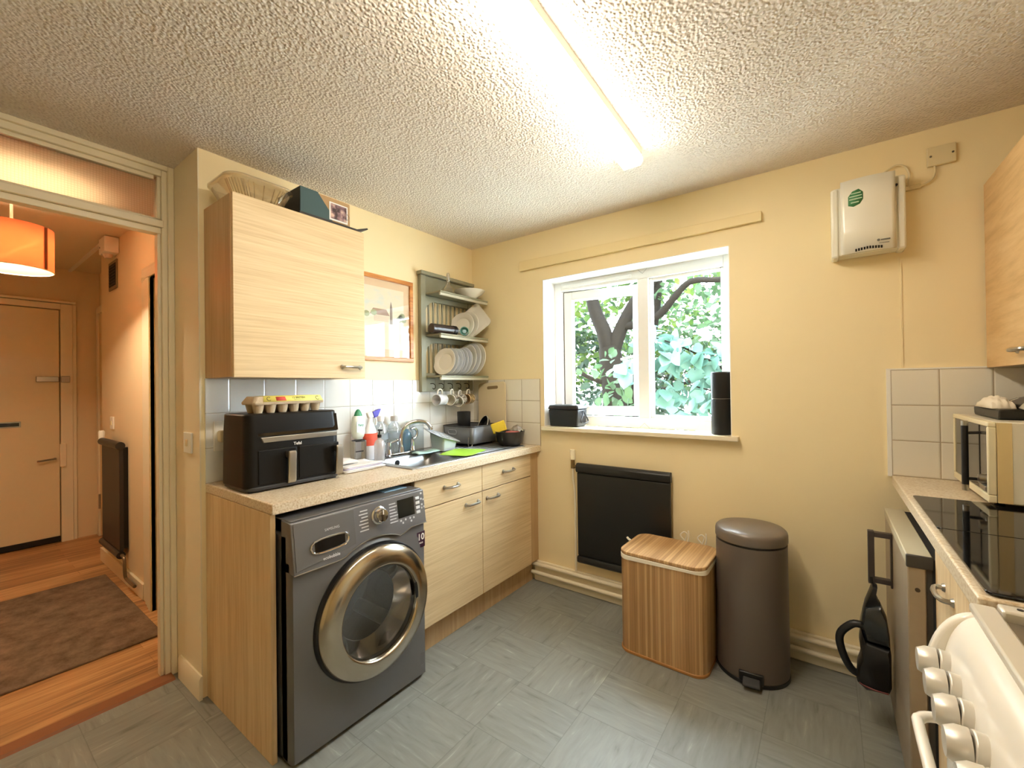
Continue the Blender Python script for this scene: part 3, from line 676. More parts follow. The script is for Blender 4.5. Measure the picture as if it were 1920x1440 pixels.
for k in range(3):
    a = radians(75+120*k); q = B().mark(); q.box((.17, -.03, -.33), (.222, .03, -.12)); q.xf(Mdoor @ Matrix.Rotation(a, 4, 'Z')); part('drum_paddle', q, mat('drum paddle', '8d8e90', .4), wm, bev=.01)
q = B().mark(); q.box((.165, -.035, .044), (.183, .035, .05)); q.xf(Mdoor @ Matrix.Rotation(0.12, 4, 'Z')); part('door_catch', q, M['black'], door, bev=.002)
# filter flap, sticker, feet
part('filter_flap', B().box((XF-.004, -1.27, .062), (XF+.0065, -1.120, .120)), M['graphite'], wm, bev=.002)
st = part('warranty_sticker', B().box((XF+.004, -1.160, .592), (XF+.0095, -1.114, .662)), mat('plum sticker', '3a1f33', .3), wm)
text('sticker_number', '10', .040, basis((XF+.0098, -1.137, .638), (0, 1, 0), (0, 0, 1)), M['white'], st, bold=True)
text('sticker_word', 'YEAR', .010, basis((XF+.0098, -1.137, .612), (0, 1, 0), (0, 0, 1)), M['white'], st, bold=True)
for x in (.15, .6):
    for y in (Y0+.05, Y1-.05): part('foot', B().cyl((x, y, 0), (x, y, .02), .022), M['black'], wm)
# ================================================================== on the left worktop
WT = .9102
# ---- air fryer
M['afbody'] = mat('satin black casing', '0f0d0a', .42, spec=.25)
af = thing('air_fryer', 'black twin drawer air fryer on the left end of the worktop', 'air fryer', (.27, -1.53, WT))
ay0, ay1, ax0, ax1, az = -1.735, -1.338, .135, .375, 1.214
body = B()
lo = [(p[0], p[1], .925) for p in rrect(ax0, ay0, ax1, ay1, .035)]; mid = [(ax0+.002+(p[0]-ax0)*.985, -1.5365+(p[1]+1.5365)*.985, 1.15) for p in rrect(ax0, ay0, ax1, ay1, .035)]
top = [(ax0+.004+(p[0]-ax0)*.93, -1.5365+(p[1]+1.5365)*.965, az) for p in rrect(ax0, ay0, ax1, ay1, .035)]
n = len(lo); body.add(lo+mid+top, [tuple(range(n))[::-1], tuple(range(2*n, 3*n))] + [(r_*n+i, r_*n+(i+1) % n, (r_+1)*n+(i+1) % n, (r_+1)*n+i) for r_ in (0, 1) for i in range(n)])
part('casing', body, M['afbody'], af, bev=.006)
bs = B(); P = rrect(ax0+.002, ay0+.004, ax1+.006, ay1-.004, .04)
bs.prism(P, 'z', .9165, .932)
part('base', bs, M['charcoal'], af, bev=.004)
part('foot', B().box((ax1-.07, ay0+.02, WT), (ax1-.01, ay0+.07, .917)), M['black'], af); part('foot', B().box((ax1-.07, ay1-.07, WT), (ax1-.01, ay1-.02, .917)), M['black'], af)
part('foot', B().box((ax0+.02, ay0+.02, WT), (ax0+.06, ay0+.07, .917)), M['black'], af); part('foot', B().box((ax0+.02, ay1-.07, WT), (ax0+.06, ay1-.02, .917)), M['black'], af)
part('display_panel', B().hexa([(ax1-.006, ay0+.045, 1.125), (ax1-.006, ay1-.012, 1.125), (ax1+.001, ay1-.012, 1.125), (ax1+.001, ay0+.045, 1.125)], [(ax1-.022, ay0+.045, 1.200), (ax1-.022, ay1-.012, 1.200), (ax1-.013, ay1-.012, 1.200), (ax1-.013, ay0+.045, 1.200)]), M['blackgloss'], af, bev=.002)
trim = part('trim_bar', B().hexa([(ax1-.004, ay0+.062, 1.101), (ax1-.004, ay1-.02, 1.101), (ax1+.004, ay1-.02, 1.101), (ax1+.004, ay0+.066, 1.101)], [(ax1-.004, ay0+.055, 1.122), (ax1-.004, ay1-.018, 1.122), (ax1+.003, ay1-.018, 1.122), (ax1+.003, ay0+.055, 1.122)]), M['nickel'], af, bev=.002)
text('lettering', 'Tefal', .017, basis((ax1+.0012, -1.535, 1.085), (0, 1, 0), (0, 0, 1)), M['white'], af, bold=True)
for (y0, y1, hy) in ((-1.69, -1.54, -1.572), (-1.53, -1.35, -1.363)):
    d_ = part('drawer', B().box((ax1-.004, y0, .938), (ax1+.0035, y1, 1.072)), mat('drawer front black', '100f0d', .42, spec=.25), af, bev=.003)
    h = B(); h.add([], []); h.prism([(ax1+.003, 1.058), (ax1+.034, 1.062), (ax1+.038, 1.05), (ax1+.032, .938), (ax1+.024, .930), (ax1+.014, .932), (ax1+.020, 1.030), (ax1+.003, 1.036)], 'y', hy-.016, hy+.016)
    part('drawer_handle', h, M['nickel'], d_, bev=.004)

# ---- egg box
M['pulp'] = mat('grey pulp card', 'b9a78c', .9, bump=.3, bscale=150)
M['eggyellow'] = mat('yellow egg label', 'e8e07a', .6)
ez = az+.0005
eg = thing('egg_box', 'long cardboard egg box with a yellow label on top of the air fryer', 'egg box', (.27, -1.535, ez), radians(4))
# local coordinates: long side along y
by = .150
b = B()
ncup = 6
for i in range(ncup):
    for sx in (-.024, .024):
        yc = -by+.025+i*.05
        b.lathe([(.0, 0), (.015, 0), (.0185, .012), (.0235, .036)], 14, (sx, yc, 0), cap=False)
b.prism(rrect(-.050, -by-.004, .050, by+.004, .012), 'z', .034, .038)
part('tray', b, M['pulp'], eg, local=True)
lidp = B(); P0 = rrect(-.052, -by-.006, .052, by+.006, .014); P1 = rrect(-.040, -by+.008, .040, by-.008, .016); n = len(P0)
lidp.add([(p[0], p[1], .038) for p in P0] + [(p[0], p[1], .044) for p in P0] + [(p[0], p[1], .068) for p in P1], [tuple(range(2*n, 3*n))] + [(r_*n+i, r_*n+(i+1) % n, (r_+1)*n+(i+1) % n, (r_+1)*n+i) for r_ in (0, 1) for i in range(n)])
lid = part('lid', lidp, M['pulp'], eg, bev=.002, local=True)
lb = B(); 
def lidface(y, t, o=.0008): return V((.0525-.0125*t+o, y, .045+.023*t+o*.4))
lb.add([lidface(-.118, 0), lidface(.146, 0), lidface(.146-.006, 1), lidface(-.112, 1), (-.030, -.112, .0690), (-.030, .140, .0690)], [(0, 1, 2, 3), (3, 2, 5, 4)])
lbl = part('label', lb, M['eggyellow'], lid, solid=.0006, local=True)
up = (lidface(0, 1)-lidface(0, 0)).normalized()
def eggtxt(s, y, t, size, m, bold=True):
    text('label_lettering', s, size, basis(lidface(y, t, .0016), (0, 1, 0), up), m, None, bold=bold).parent = lid
WLOC['egg'] = V((0, 0, 0))
eggtxt('12 BRITISH', .035, .62, .0125, mat('olive ink', '6d7030', .6))
fl_ = B(); fl_.add([lidface(.012, .24, .0012), lidface(.060, .24, .0012), lidface(.060, .32, .0012), lidface(.012, .32, .0012)], [(0, 1, 2, 3)]); part('label_line', fl_, mat('olive ink two', 'a3a55a', .6), lid, solid=.0003, local=True)
rb = B(); rb.add([lidface(-.064, .15, .0012), lidface(-.022, .15, .0012), lidface(-.024, .85, .0012), lidface(-.064, .85, .0012)], [(0, 1, 2, 3)]); part('label_panel', rb, mat('red label panel', 'c4473a', .6), lid, solid=.0003, local=True)
for y in (-.093, .122):
    part('label_ring', B().tube([lidface(y+.008*cos(a), .5+.33*sin(a), .0014) for a in [radians(40+28*k) for k in range(11)]], .0011, 6), mat('dark label ink', '3e3d2c', .6), lid, local=True)

# ---- socket and plug behind the air fryer
so = thing('wall_socket', 'white wall socket with a plug in it left of the air fryer', 'socket', (.007, -1.695, 1.10))
part('face_plate', B().box((.007, -1.715, 1.045), (.018, -1.60, 1.175)), M['white'], so, bev=.003)
pg = part('plug', B().box((.018, -1.705, 1.085), (.062, -1.66, 1.135)), mat('ivory plug', 'd8ccae', .4), so, bev=.008)
part('flex', B().tube([(.04, -1.68, 1.086), (.042, -1.68, 1.06), (.05, -1.67, 1.0), (.07, -1.66, .95), (.1, -1.64, .93)], .0035, 8, smooth=4), M['white'], pg)

# ---- bottles by the splashback
M['wubody'] = glass('clear soap bottle', (.96, .98, .97), .08, .35, (.9, .95, .93))
def oval(prof, sx=1, sy=1, seg=24, c=(0,0,0)): return B().lathe(prof, seg, c, sx=sx, sy=sy)
t = thing('washing_up_bottle', 'white inverted washing up bottle with a green collar', 'bottle', (.115, -1.072, WT+.0))
part('bottle_body', oval([(0, .125), (.017, .125), (.032, .138), (.040, .165), (.040, .21), (.034, .244), (.026, .252), (0, .252)], .62, 1, c=tuple(t.location)), mat('milky bottle', 'e3ece2', .3), t)
part('cap', oval([(.024, .252), (.017, .272), (.008, .285), (.0, .288)], .7, 1, c=tuple(t.location)), mat('green cap', '2f8a5c', .35), t)
lb_ = part('label', B().box((.1385, -1.098, WT+.165), (.1400, -1.046, WT+.222)), mat('label white green', 'd7efe4', .5), t)
text('label_lettering', 'Fairy', .017, basis((.1402, -1.072, WT+.203), (0, 1, 0), (0, 0, 1)), mat('green lettering', '2f8a6a', .5), lb_, bold=True)
# the wire holder it hangs in
t2 = thing('bottle_holder', 'metal stand under the washing up bottle, between air fryer and spray', 'holder', (.115, -1.072, WT))
b = B()
for y in (-1.106, -1.040): b.box((.10, y-.005, WT), (.135, y+.005, WT+.118))
part('side_post', b, M['nickel'], t2, bev=.002)
part('base_plate', B().box((.08, -1.112, WT), (.15, -1.034, WT+.008)), M['nickel'], t2, bev=.002)
part('ring', B().tube([(.115+.030*cos(a), -1.072+.034*sin(a), WT+.118) for a in [2*pi*k/24 for k in range(24)]], .004, 8, closed=True), M['charcoal'], t2)
part('cross_bar', B().tube([(.12, -1.103, WT+.060), (.12, -1.043, WT+.060)], .003, 6), M['charcoal'], t2)
# trigger spray
t = thing('trigger_spray', 'white trigger spray with a violet nozzle and red label', 'spray bottle', (.085, -.975, WT))
L = tuple(t.location)
part('bottle_body', oval([(0, 0), (.040, 0), (.043, .01), (.043, .13), (.036, .165), (.020, .20), (.014, .215), (.014, .235), (0, .235)], .62, 1, c=L), mat('white spray bottle', 'e9e6e6', .3), t)
part('spray_head', B().hexa([(.073, -.988, WT+.232), (.097, -.988, WT+.232), (.097, -.955, WT+.236), (.073, -.955, WT+.236)], [(.075, -.998, WT+.262), (.095, -.998, WT+.262), (.095, -.945, WT+.275), (.075, -.945, WT+.275)]), M['white'], t, bev=.004)
part('nozzle', B().hexa([(.070, -.956, WT+.232), (.100, -.956, WT+.232), (.098, -.930, WT+.240), (.072, -.930, WT+.240)], [(.070, -.968, WT+.268), (.100, -.968, WT+.268), (.100, -.910, WT+.282), (.070, -.910, WT+.282)]), mat('violet nozzle', '4236b0', .35), t, bev=.003)
part('trigger', B().tube([(.085, -.950, WT+.24), (.085, -.935, WT+.22), (.085, -.938, WT+.19)], .005, 8, smooth=3), M['white'], t)
lb2 = B(); lb2.lathe([(.0445, .08), (.0445, .148)], 24, L, cap=False, sx=.63, sy=1); part('label', lb2, mat('red orange label', 'd85238', .5, noise=.2, nscale=40), t)
# soap pump
t = thing('soap_dispenser', 'clear pump soap bottle with a black top in front of the trigger spray', 'soap bottle', (.19, -.992, WT))
L = tuple(t.location)
part('bottle_body', oval([(0, 0), (.027, 0), (.030, .006), (.030, .098), (.022, .116), (.012, .122), (.012, .13), (0, .13)], .8, 1, c=L), glass('frosted bottle', (.97, .97, .97), .1, .6, (.92, .91, .92)), t)
part('pump', B().cyl((.19, -.992, WT+.13), (.19, -.992, WT+.148), .011).cyl((.19, -.992, WT+.148), (.19, -.992, WT+.168), .004).box((.182, -.998, WT+.166), (.212, -.986, WT+.176)), M['black'], t, bev=.002)
# clear containers
M['clearblue'] = glass('clear blue plastic', (.93, .97, .99), .08, .22, (.90, .95, .98))
for i, (x, y, r, h, lab) in enumerate(((.05, -.880, .046, .20, 'large clear bottle between the violet spray and the tap'), (.05, -.782, .046, .195, 'large clear bottle directly behind the tap spout'))):
    t = thing('clear_bottle', lab, 'bottle', (x, y, WT)); L = (x, y, WT)
    part('bottle_body', oval([(0, 0), (r-.003, 0), (r, .006), (r, .075), (r-.004, .082), (r, .09), (r, h-.06), (r*.8, h-.02), (.018, h), (.018, h+.012), (0, h+.012)], .8, 1, c=L), M['clearblue'], t)
    part('cap', oval([(.021, h+.006), (.021, h+.032), (.018, h+.036), (0, h+.036)], c=L, seg=20), [M['white'], mat('grey cap', 'b7b2ae', .4)][i], t)
    part('label', B().lathe([(r+.0005, .10), (r+.0005, .135)], 24, L, cap=False, sx=.81, sy=1), glass('pale label', (.8, .88, .95), .05, .6, (.75, .85, .93)), t)
t = thing('blue_soap_bottle', 'short bottle of blue liquid beside the tap', 'bottle', (.07, -.705, WT)); L = tuple(t.location)
part('bottle_body', oval([(0, 0), (.033, 0), (.036, .005), (.036, .10), (.028, .125), (.013, .135), (.013, .15), (0, .15)], .75, 1, c=L), glass('blue liquid', (.55, .78, .93), .1, .45, (.45, .72, .92)), t)
part('cap', oval([(.015, .148), (.014, .168), (0, .17)], c=L, seg=16), M['white'], t)
t = thing('glass_jar', 'square clear jar at the right of the tap', 'jar', (.06, -.625, WT))
part('jar_body', B().prism(rrect(.02, -.668, .10, -.585, .012), 'z', WT, WT+.175), M['clearblue'], t, bev=.003)
part('lid', B().prism(rrect(.018, -.670, .102, -.583, .012), 'z', WT+.1755, WT+.188), glass('teal lid', (.75, .88, .88), .1, .5, (.7, .84, .85)), t, bev=.002)

# ---- newspapers and cloth
t = thing('paper_stack', 'pile of white papers and post between the air fryer and the sink', 'papers', (.24, -1.18, WT))
for k, (x0, y0, x1, y1, r_) in enumerate(((.165, -1.30, .345, -1.085, 1), (.170, -1.295, .345, -1.070, -3), (.172, -1.30, .335, -1.085, 3), (.168, -1.29, .335, -1.075, -1))):
    b = B().mark(); z = WT+.0005+k*.0062
    b.grid(10, 8, lambda u, v: V((x0+(x1-x0)*u, y0+(y1-y0)*v, z+.0045+.004*sin(u*5+k)*v*(k > 1))))
    b.xf(Matrix.Translation((.21, -1.19, 0)) @ Matrix.Rotation(radians(r_), 4, 'Z') @ Matrix.Translation((-.21, 1.19, 0)))
    part('sheet_bundle', b, [mat('newsprint', 'dcdad8', .8), M['paper'], mat('mauve leaflet', 'c9c3da', .7), M['paper']][k], t, solid=.0055)
part('folded_cloth', B().grid(12, 8, lambda u, v: V((.165+.11*u, -1.295+.12*v, WT+.036+.012*sin(u*3.1)*sin(v*3.1)))), mat('white cloth', 'e6e2dd', .9), t, solid=.014, sub=1)
part('dark_strip', B().tube([(.262, -1.30, WT+.030), (.255, -1.25, WT+.031), (.25, -1.19, WT+.034)], .005, 8, smooth=4), M['charcoal'], t)

# ---- sink
M['sinksteel'] = mat('sink steel', 'a9abad', .34, .75)
t = thing('sink', 'stainless steel sink with a ribbed drainer set into the worktop', 'sink', (.3, -.6, .91))
b = B(); zt_ = .9128
# flange round the bowl plus drainer field
fl = [(SX0, SY0, BX0, SY1), ]
b.box((SX0, SY0, .9101), (BX0, SY1, zt_)); b.box((BX1, SY0, .9101), (SX1, SY1, zt_)); b.box((BX0, SY0, .9101), (BX1, BY0, zt_)); b.box((BX0, BY1, .9101), (BX1, SY1, zt_))
part('flange', b, M['sinksteel'], t)
part('raised_rim', B().tube([(p[0], p[1], zt_) for p in rrect(SX0, SY0, SX1, SY1, .03)], .0035, 8, closed=True), M['sinksteel'], t)
bw = B(); P0 = rrect(BX0-.0005, BY0-.0005, BX1+.0005, BY1+.0005, .045, 8); P1 = rrect(BX0+.006, BY0+.006, BX1-.006, BY1-.006, .05, 8); P2 = rrect(BX0+.018, BY0+.018, BX1-.018, BY1-.018, .05, 8); P3 = rrect(BX0+.05, BY0+.05, BX1-.05, BY1-.05, .03, 8); n = len(P0)
bw.add([(p[0], p[1], zt_+.0005) for p in P0]+[(p[0], p[1], zt_-.010) for p in P1]+[(p[0], p[1], .775) for p in P2]+[(p[0], p[1], .755) for p in P3], [(r_*n+i, r_*n+(i+1) % n, (r_+1)*n+(i+1) % n, (r_+1)*n+i) for r_ in range(3) for i in range(n)] + [tuple(range(3*n, 4*n))])
# corner webs between square opening and rounded mouth
for cx, cy, sx, sy in ((BX0, BY0, 1, 1), (BX1, BY0, -1, 1), (BX1, BY1, -1, -1), (BX0, BY1, 1, -1)):
    arc = [(cx+sx*(.045-.045*sin(a)), cy+sy*(.045-.045*cos(a)), zt_+.0005) for a in [pi/2*k/8 for k in range(9)]]
    bw.add([(cx, cy, zt_+.0005)]+arc, [(0, i, i+1) for i in range(1, 9)])
part('bowl', bw, M['sinksteel'], t, ang=50)
part('overflow', B().cyl((BX0+.004, -.868, .884), (BX0+.0115, -.868, .884), .0155), M['black'], t)
part('waste', B().lathe([(.0, 0), (.038, 0), (.042, .003), (.03, .004), (.0, .001)], 24, ((BX0+BX1)/2, (BY0+BY1)/2, .756)), M['chrome'], t)
rb = B()
for k in range(9):
    x = .20+.034*k; rb.mark(); rb.tube([(x, -.56, zt_-.001), (x, -.115, zt_-.001)], .005, 8)
part('drainer_ribs', rb, M['sinksteel'], t)
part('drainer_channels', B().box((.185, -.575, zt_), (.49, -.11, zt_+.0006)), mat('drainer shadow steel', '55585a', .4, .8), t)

# ---- mixer tap
t = thing('mixer_tap', 'chrome swan neck mixer tap with two levers at the back of the sink', 'tap', (.13, -.80, .913))
tb = B(); tb.mark(); tb.prism(rrect(.105, -.905, .160, -.690, .025), 'z', .9133, .935); part('tap_base', tb, M['chrome'], t, bev=.005)
part('spout', B().cyl((.132, -.797, .934), (.132, -.797, .965), .019, .015).tube([(.132, -.797, .96), (.132, -.797, 1.02), (.136, -.785, 1.065), (.150, -.750, 1.098), (.168, -.700, 1.108), (.187, -.650, 1.096), (.196, -.625, 1.066)], .0115, 14, smooth=5), M['chrome'], t)
part('spout_tip', B().cyl((.196, -.626, 1.072), (.197, -.622, 1.052), .0135), M['chrome'], t)
for y, sg, lab in ((-.885, 1, 1), (-.712, -1, 0)):
    lv = part('valve', B().cyl((.132, y, .934), (.132, y, .958), .017, .013).cyl((.132, y, .958), (.132, y, 1.000), .0125, .0135), M['chrome'], t)
    if lab: part('lever', B().tube([(.132, y, .992), (.135, y+.025, .996), (.138, y+.052, 1.004)], .0055, 8, smooth=3).cyl((.138, y+.052, 1.004), (.139, y+.058, 1.006), .009), M['chrome'], lv)
    else: part('lever', B().tube([(.14, y+.03*cos(a), 1.035+.032*sin(a)) for a in [radians(-100+28*k) for k in range(9)]], .0085, 10, smooth=2).cyl((.132, y, .998), (.136, y, 1.008), .009), M['chrome'], lv)

# ---- odds and ends at the sink
t = part('dish_cloth', B().grid(14, 8, lambda u, v: V((.170+.065*v, -.755+.19*u, zt_+.008+.008*sin(u*9+v)*sin(v*3.0+.3)))), mat('pale turquoise cloth', 'b9dcd8', .9), None, solid=.010, sub=1); tag(t, 'pale turquoise dish cloth behind the sink bowl', 'cloth')
b = B(); mp_ = [(.345, -.700), (.505, -.650), (.515, -.60), (.455, -.405), (.42, -.395), (.275, -.455), (.265, -.49), (.30, -.60)]
b.prism(mp_, 'z', zt_+.0062, zt_+.0085); t = part('plastic_mat', b, mat('lime green plastic', 'a9dc48', .4), bev=.0008); tag(t, 'thin lime green plastic mat on the drainer', 'chopping mat')
# cutlery drainer
t = thing('cutlery_drainer', 'pale grey plastic cutlery drainer leaning beside the dish rack', 'cutlery drainer', (.205, -.52, zt_))
M['greyplastic'] = mat('pale grey plastic', 'b9bfc4', .35)
Mc = Matrix.Translation((.205, -.52, zt_)) @ Matrix.Rotation(radians(10), 4, 'Z')
b = B().mark(); P0 = rrect(-.05, -.065, .045, .06, .012); P1 = rrect(-.072, -.125, .068, .10, .022); n = len(P0)
Pm = rrect(-.056, -.075, .052, .07, .014)
b.add([(p[0], p[1], .006) for p in P0]+[(p[0], p[1], .08-.25*p[1]-.35*p[0]) for p in Pm]+[(p[0], p[1], .092-.25*p[1]-.35*p[0]) for p in P1]+[(p[0]*.93, p[1]*.93, .096-.25*p[1]*.93-.35*p[0]) for p in P1], [tuple(range(n))[::-1]]+[(r_*n+i, r_*n+(i+1) % n, (r_+1)*n+(i+1) % n, (r_+1)*n+i) for r_ in range(3) for i in range(n)])
b.xf(Mc); part('tub', b, M['greyplastic'], t, solid=.002)
b = B().mark()
wr = .012
for xx in (-.058, -.004, .052): b.hexa([(xx-wr/2, -.092, .108-.35*xx), (xx+wr/2, -.092, .108-.35*xx), (xx+wr/2, .08, .065-.35*xx), (xx-wr/2, .08, .065-.35*xx)], [(xx-wr/2, -.092, .116-.35*xx), (xx+wr/2, -.092, .116-.35*xx), (xx+wr/2, .08, .073-.35*xx), (xx-wr/2, .08, .073-.35*xx)])
for yy in (-.09, -.03, .03, .078): zz = .092-.25*yy; b.hexa([(-.058, yy-.01, zz+.016), (.054, yy-.01, zz-.022), (.054, yy+.01, zz-.026), (-.058, yy+.01, zz+.012)], [(-.058, yy-.01, zz+.022), (.054, yy-.01, zz-.016), (.054, yy+.01, zz-.02), (-.058, yy+.01, zz+.018)])
b.xf(Mc); part('divider', b, M['greyplastic'], t, bev=.002)
# ---- dish rack
t = thing('dish_rack', 'dark grey dish drainer box with wire legs on the drainer', 'dish rack', (.22, -.30, zt_))
M['rackgrey'] = mat('grey enamel', '67696d', .35, .2)
x0, x1, y0, y1 = .014, .295, -.350, -.062
Mr = Matrix.Identity(4)
b = B().mark(); P0 = rrect(x0+.012, y0+.012, x1-.012, y1-.012, .03); P1 = rrect(x0, y0, x1, y1, .035); n = len(P0); zb_, zt2 = zt_+.022, zt_+.135
b.add([(p[0], p[1], zb_) for p in P0]+[(p[0], p[1], zt2) for p in P1], [(i, (i+1) % n, n+(i+1) % n, n+i) for i in range(n)]+[tuple(range(n))[::-1]])
b.xf(Mr); part('tray', b, M['rackgrey'], t, solid=.003)
b = B().mark(); b.tube([(p[0], p[1], zt2) for p in P1], .004, 8, closed=True); b.xf(Mr); part('rim', b, mat('dark rack rim', '37383b', .4), t)
for k, (px, py) in enumerate(((x1-.03, y0+.0), (x1-.03, y1-.05), (x0+.02, y0+.0), (x0+.02, y1-.05))):
    b = B().mark(); b.tube([(px, py-.004, zb_+.045), (px, py-.006, zt_+.012), (px, py+.012, zt_+.0045), (px, py+.030, zt_+.012), (px, py+.032, zb_+.045)], .0035, 8, smooth=4); b.xf(Mr); part('leg', b, M['nickel'], t)
b = B().mark(); b.tube([(x0+.10+.014*cos(a) + (.024 if cos(a) > 0 else -.024), y0+.001, zb_+.072+.014*sin(a)) for a in [2*pi*k/24+.01 for k in range(24)]], .0035, 6, closed=True); b.xf(Mr); part('grip_hole', b, mat('pale grip rim', '96979a', .4), t)
# in the rack
t = thing('black_beaker', 'black beaker standing in the dish rack', 'beaker', (.125, -.245, zb_+.006)); L = tuple(t.location)
part('cup', B().lathe([(0, .0), (.040, 0), (.042, .004), (.047, .20), (.044, .20), (.038, .008), (0, .006)], 28, L), M['black'], t)
t = thing('frying_pan', 'small black pan with a pale rim leaning in the dish rack', 'pan', (.285, -.225, zb_+.03))
Mp = Matrix.Translation((.215, -.135, zt_+.115)) @ Matrix.Rotation(radians(-28), 4, 'Z') @ Matrix.Rotation(radians(68), 4, 'X')
b = B().mark(); b.lathe([(0, -.010), (.060, -.010), (.078, .016), (.080, .016), (.062, -.014), (0, -.014)], 36); b.xf(Mp); part('pan_body', b, M['black'], t)
b = B().mark(); b.tube([(.079*cos(a), .079*sin(a), .016) for a in [2*pi*k/40 for k in range(40)]], .0025, 6, closed=True); b.xf(Mp); part('rim', b, mat('pale pan rim', 'd6cfc3', .3), t)
# saucepan with sponges, by the wall
t = thing('mixing_pan', 'dark grey pan holding a scourer at the right end of the drainer', 'pan', (.435, -.128, zt_+.003)); L = (.435, -.128, zt_+.003)
part('pan_body', B().lathe([(0, 0), (.060, 0), (.088, .03), (.100, .095), (.097, .095), (.084, .032), (.058, .005), (0, .005)], 36, L), mat('dark grey pan', '3c3a37', .3, .4), t)
part('pan_handle', B().tube([(.44, -.035, zt_+.085), (.45, -.02, zt_+.092), (.455, -.012, zt_+.092)], .008, 8), M['black'], t)
t = part('red_scourer', B().box((.425, -.17, zt_+.078), (.50, -.10, zt_+.098)), mat('pink scourer', 'b9695e', .9, bump=.8, bscale=200), bev=.006); tag(t, 'pink scouring pad lying in the dark pan', 'scourer')
t = part('plastic_bag', B().grid(12, 10, lambda u, v: V((.425+.09*u, -.135+.075*v, zt_+.102+.034*sin(u*3.14)*sin(v*3.14)+.006*sin(17*u)*sin(13*v)))), glass('crumpled clear bag', (.92, .90, .86), .14, .45, (.75, .70, .62), rough=.2), solid=.001); tag(t, 'crumpled clear plastic bag on top of the dark pan', 'bag')
b = B().mark(); b.box((-.048, -.016, -.034), (.048, .016, .034)); b.xf(Matrix.Translation((.372, -.170, zt_+.125)) @ Matrix.Rotation(radians(38), 4, 'Z') @ Matrix.Rotation(radians(-18), 4, 'Y')); t = part('yellow_sponge', b, mat('yellow sponge', 'e8c73c', .85, bump=.6, bscale=180), bev=.006); tag(t, 'yellow sponge between the dish rack and the dark pan', 'sponge')
b = B().mark(); b.box((-.012, -.003, -.014), (.012, .003, .014)); b.xf(Matrix.Translation((.279, -.115, zt_+.108)) @ Matrix.Rotation(radians(90), 4, 'Z') @ Matrix.Rotation(radians(25), 4, 'Y')); t = part('price_tag', b, M['paper'], bev=.001); tag(t, 'small white tag on the side of the dish rack', 'tag')
# chopping board
b = B().mark(); b.prism(rrect(0, 0, .25, .42, .025), 'y', 0, .010); b.xf(Matrix.Translation((.095, -.056, zt_+.002)) @ Matrix.Rotation(radians(-4.4), 4, 'X') @ Matrix.Rotation(radians(-3.5), 4, 'Y'))
t = thing('chopping_board', 'cream chopping board leaning on the tiles in the corner', 'chopping board', (.2, -.06, zt_))
cb = part('board', b, mat('cream board plastic', 'ddcba8', .5), t, bev=.003)
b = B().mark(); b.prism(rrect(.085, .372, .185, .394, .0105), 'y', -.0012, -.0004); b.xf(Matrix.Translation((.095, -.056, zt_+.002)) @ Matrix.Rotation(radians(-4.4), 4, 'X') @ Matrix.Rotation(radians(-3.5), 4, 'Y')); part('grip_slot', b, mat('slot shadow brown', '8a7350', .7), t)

# ================================================================== plate rack on the left wall
M['rackpaint'] = mat('grey green rack paint', '8b8a74', .5, noise=.05, nscale=10)
ry0, ry1 = -.545, -.045
pr_ = thing('plate_rack', 'grey painted wooden plate rack on the wall above the drainer', 'plate rack', (.09, -.29, 1.28))
part('upright', B().box((.0075, ry0, 1.282), (.036, ry0+.042, 2.050)), M['rackpaint'], pr_, bev=.003)
part('upright', B().box((.0075, ry1-.04, 1.282), (.036, ry1, 2.050)), M['rackpaint'], pr_, bev=.003)
part('cornice', B().box((.0075, ry0-.012, 2.050), (.055, ry1+.008, 2.074)), M['rackpaint'], pr_, bev=.004)
part('top_panel', B().box((.0075, ry0+.042, 1.94), (.026, ry1-.04, 2.05)), M['rackpaint'], pr_)
b = B()
for k in range(5):
    y = ry0+.042+k*.0836; b.box((.0085, y+.001, 1.282), (.028, y+.0826, 1.402))
part('hook_board', b, M['rackpaint'], pr_, bev=.002)
SHZ = (1.935, 1.660, 1.388)
for z in SHZ:
    part('shelf', B().box((.012, ry0+.043, z-.012), (.172, ry1+.02, z)), M['rackpaint'], pr_, bev=.002)
    part('front_lip', B().box((.156, ry0+.043, z-.030), (.170, ry1+.02, z-.0125)), mat('pale worn rack edge', 'b9b6a2', .5), pr_, bev=.002)
for z0_, z1_ in ((1.678, 1.885), (1.406, 1.610)):
    part('cross_rail', B().box((.0075, ry0+.042, z1_), (.03, ry1-.04, z1_+.036)), M['rackpaint'], pr_, bev=.002)
    part('cross_rail', B().box((.0075, ry0+.042, z0_-.03), (.03, ry1-.04, z0_)), M['rackpaint'], pr_, bev=.002)
    for k in range(9):
        y = ry0+.075+k*.042; part('bar', B().box((.014, y, z0_), (.024, y+.011, z1_)), M['rackpaint'], pr_, bev=.002)
    # arched spandrel at the left
    q = [(ry0+.042, z1_+.001), (ry0+.042, z1_-.085)] + [(ry0+.042+.09*(1-cos(a)), z1_-.085+.085*sin(a)) for a in [pi/2*k/8 for k in range(1, 9)]]
    part('spandrel', B().prism(q, 'x', .0078, .030), M['rackpaint'], pr_)
HK = [(-.462, 1.335), (-.385, 1.335), (-.30, 1.335), (-.215, 1.335), (-.13, 1.335)]
for y, z in HK:
    part('cup_hook', B().tube([(.028, y, z), (.055, y, z), (.072, y, z-.010), (.072, y, z-.028), (.060, y, z-.036), (.048, y, z-.030)], .0028, 8, smooth=3), mat('dark hook brass', '4a4334', .35, .8), pr_)
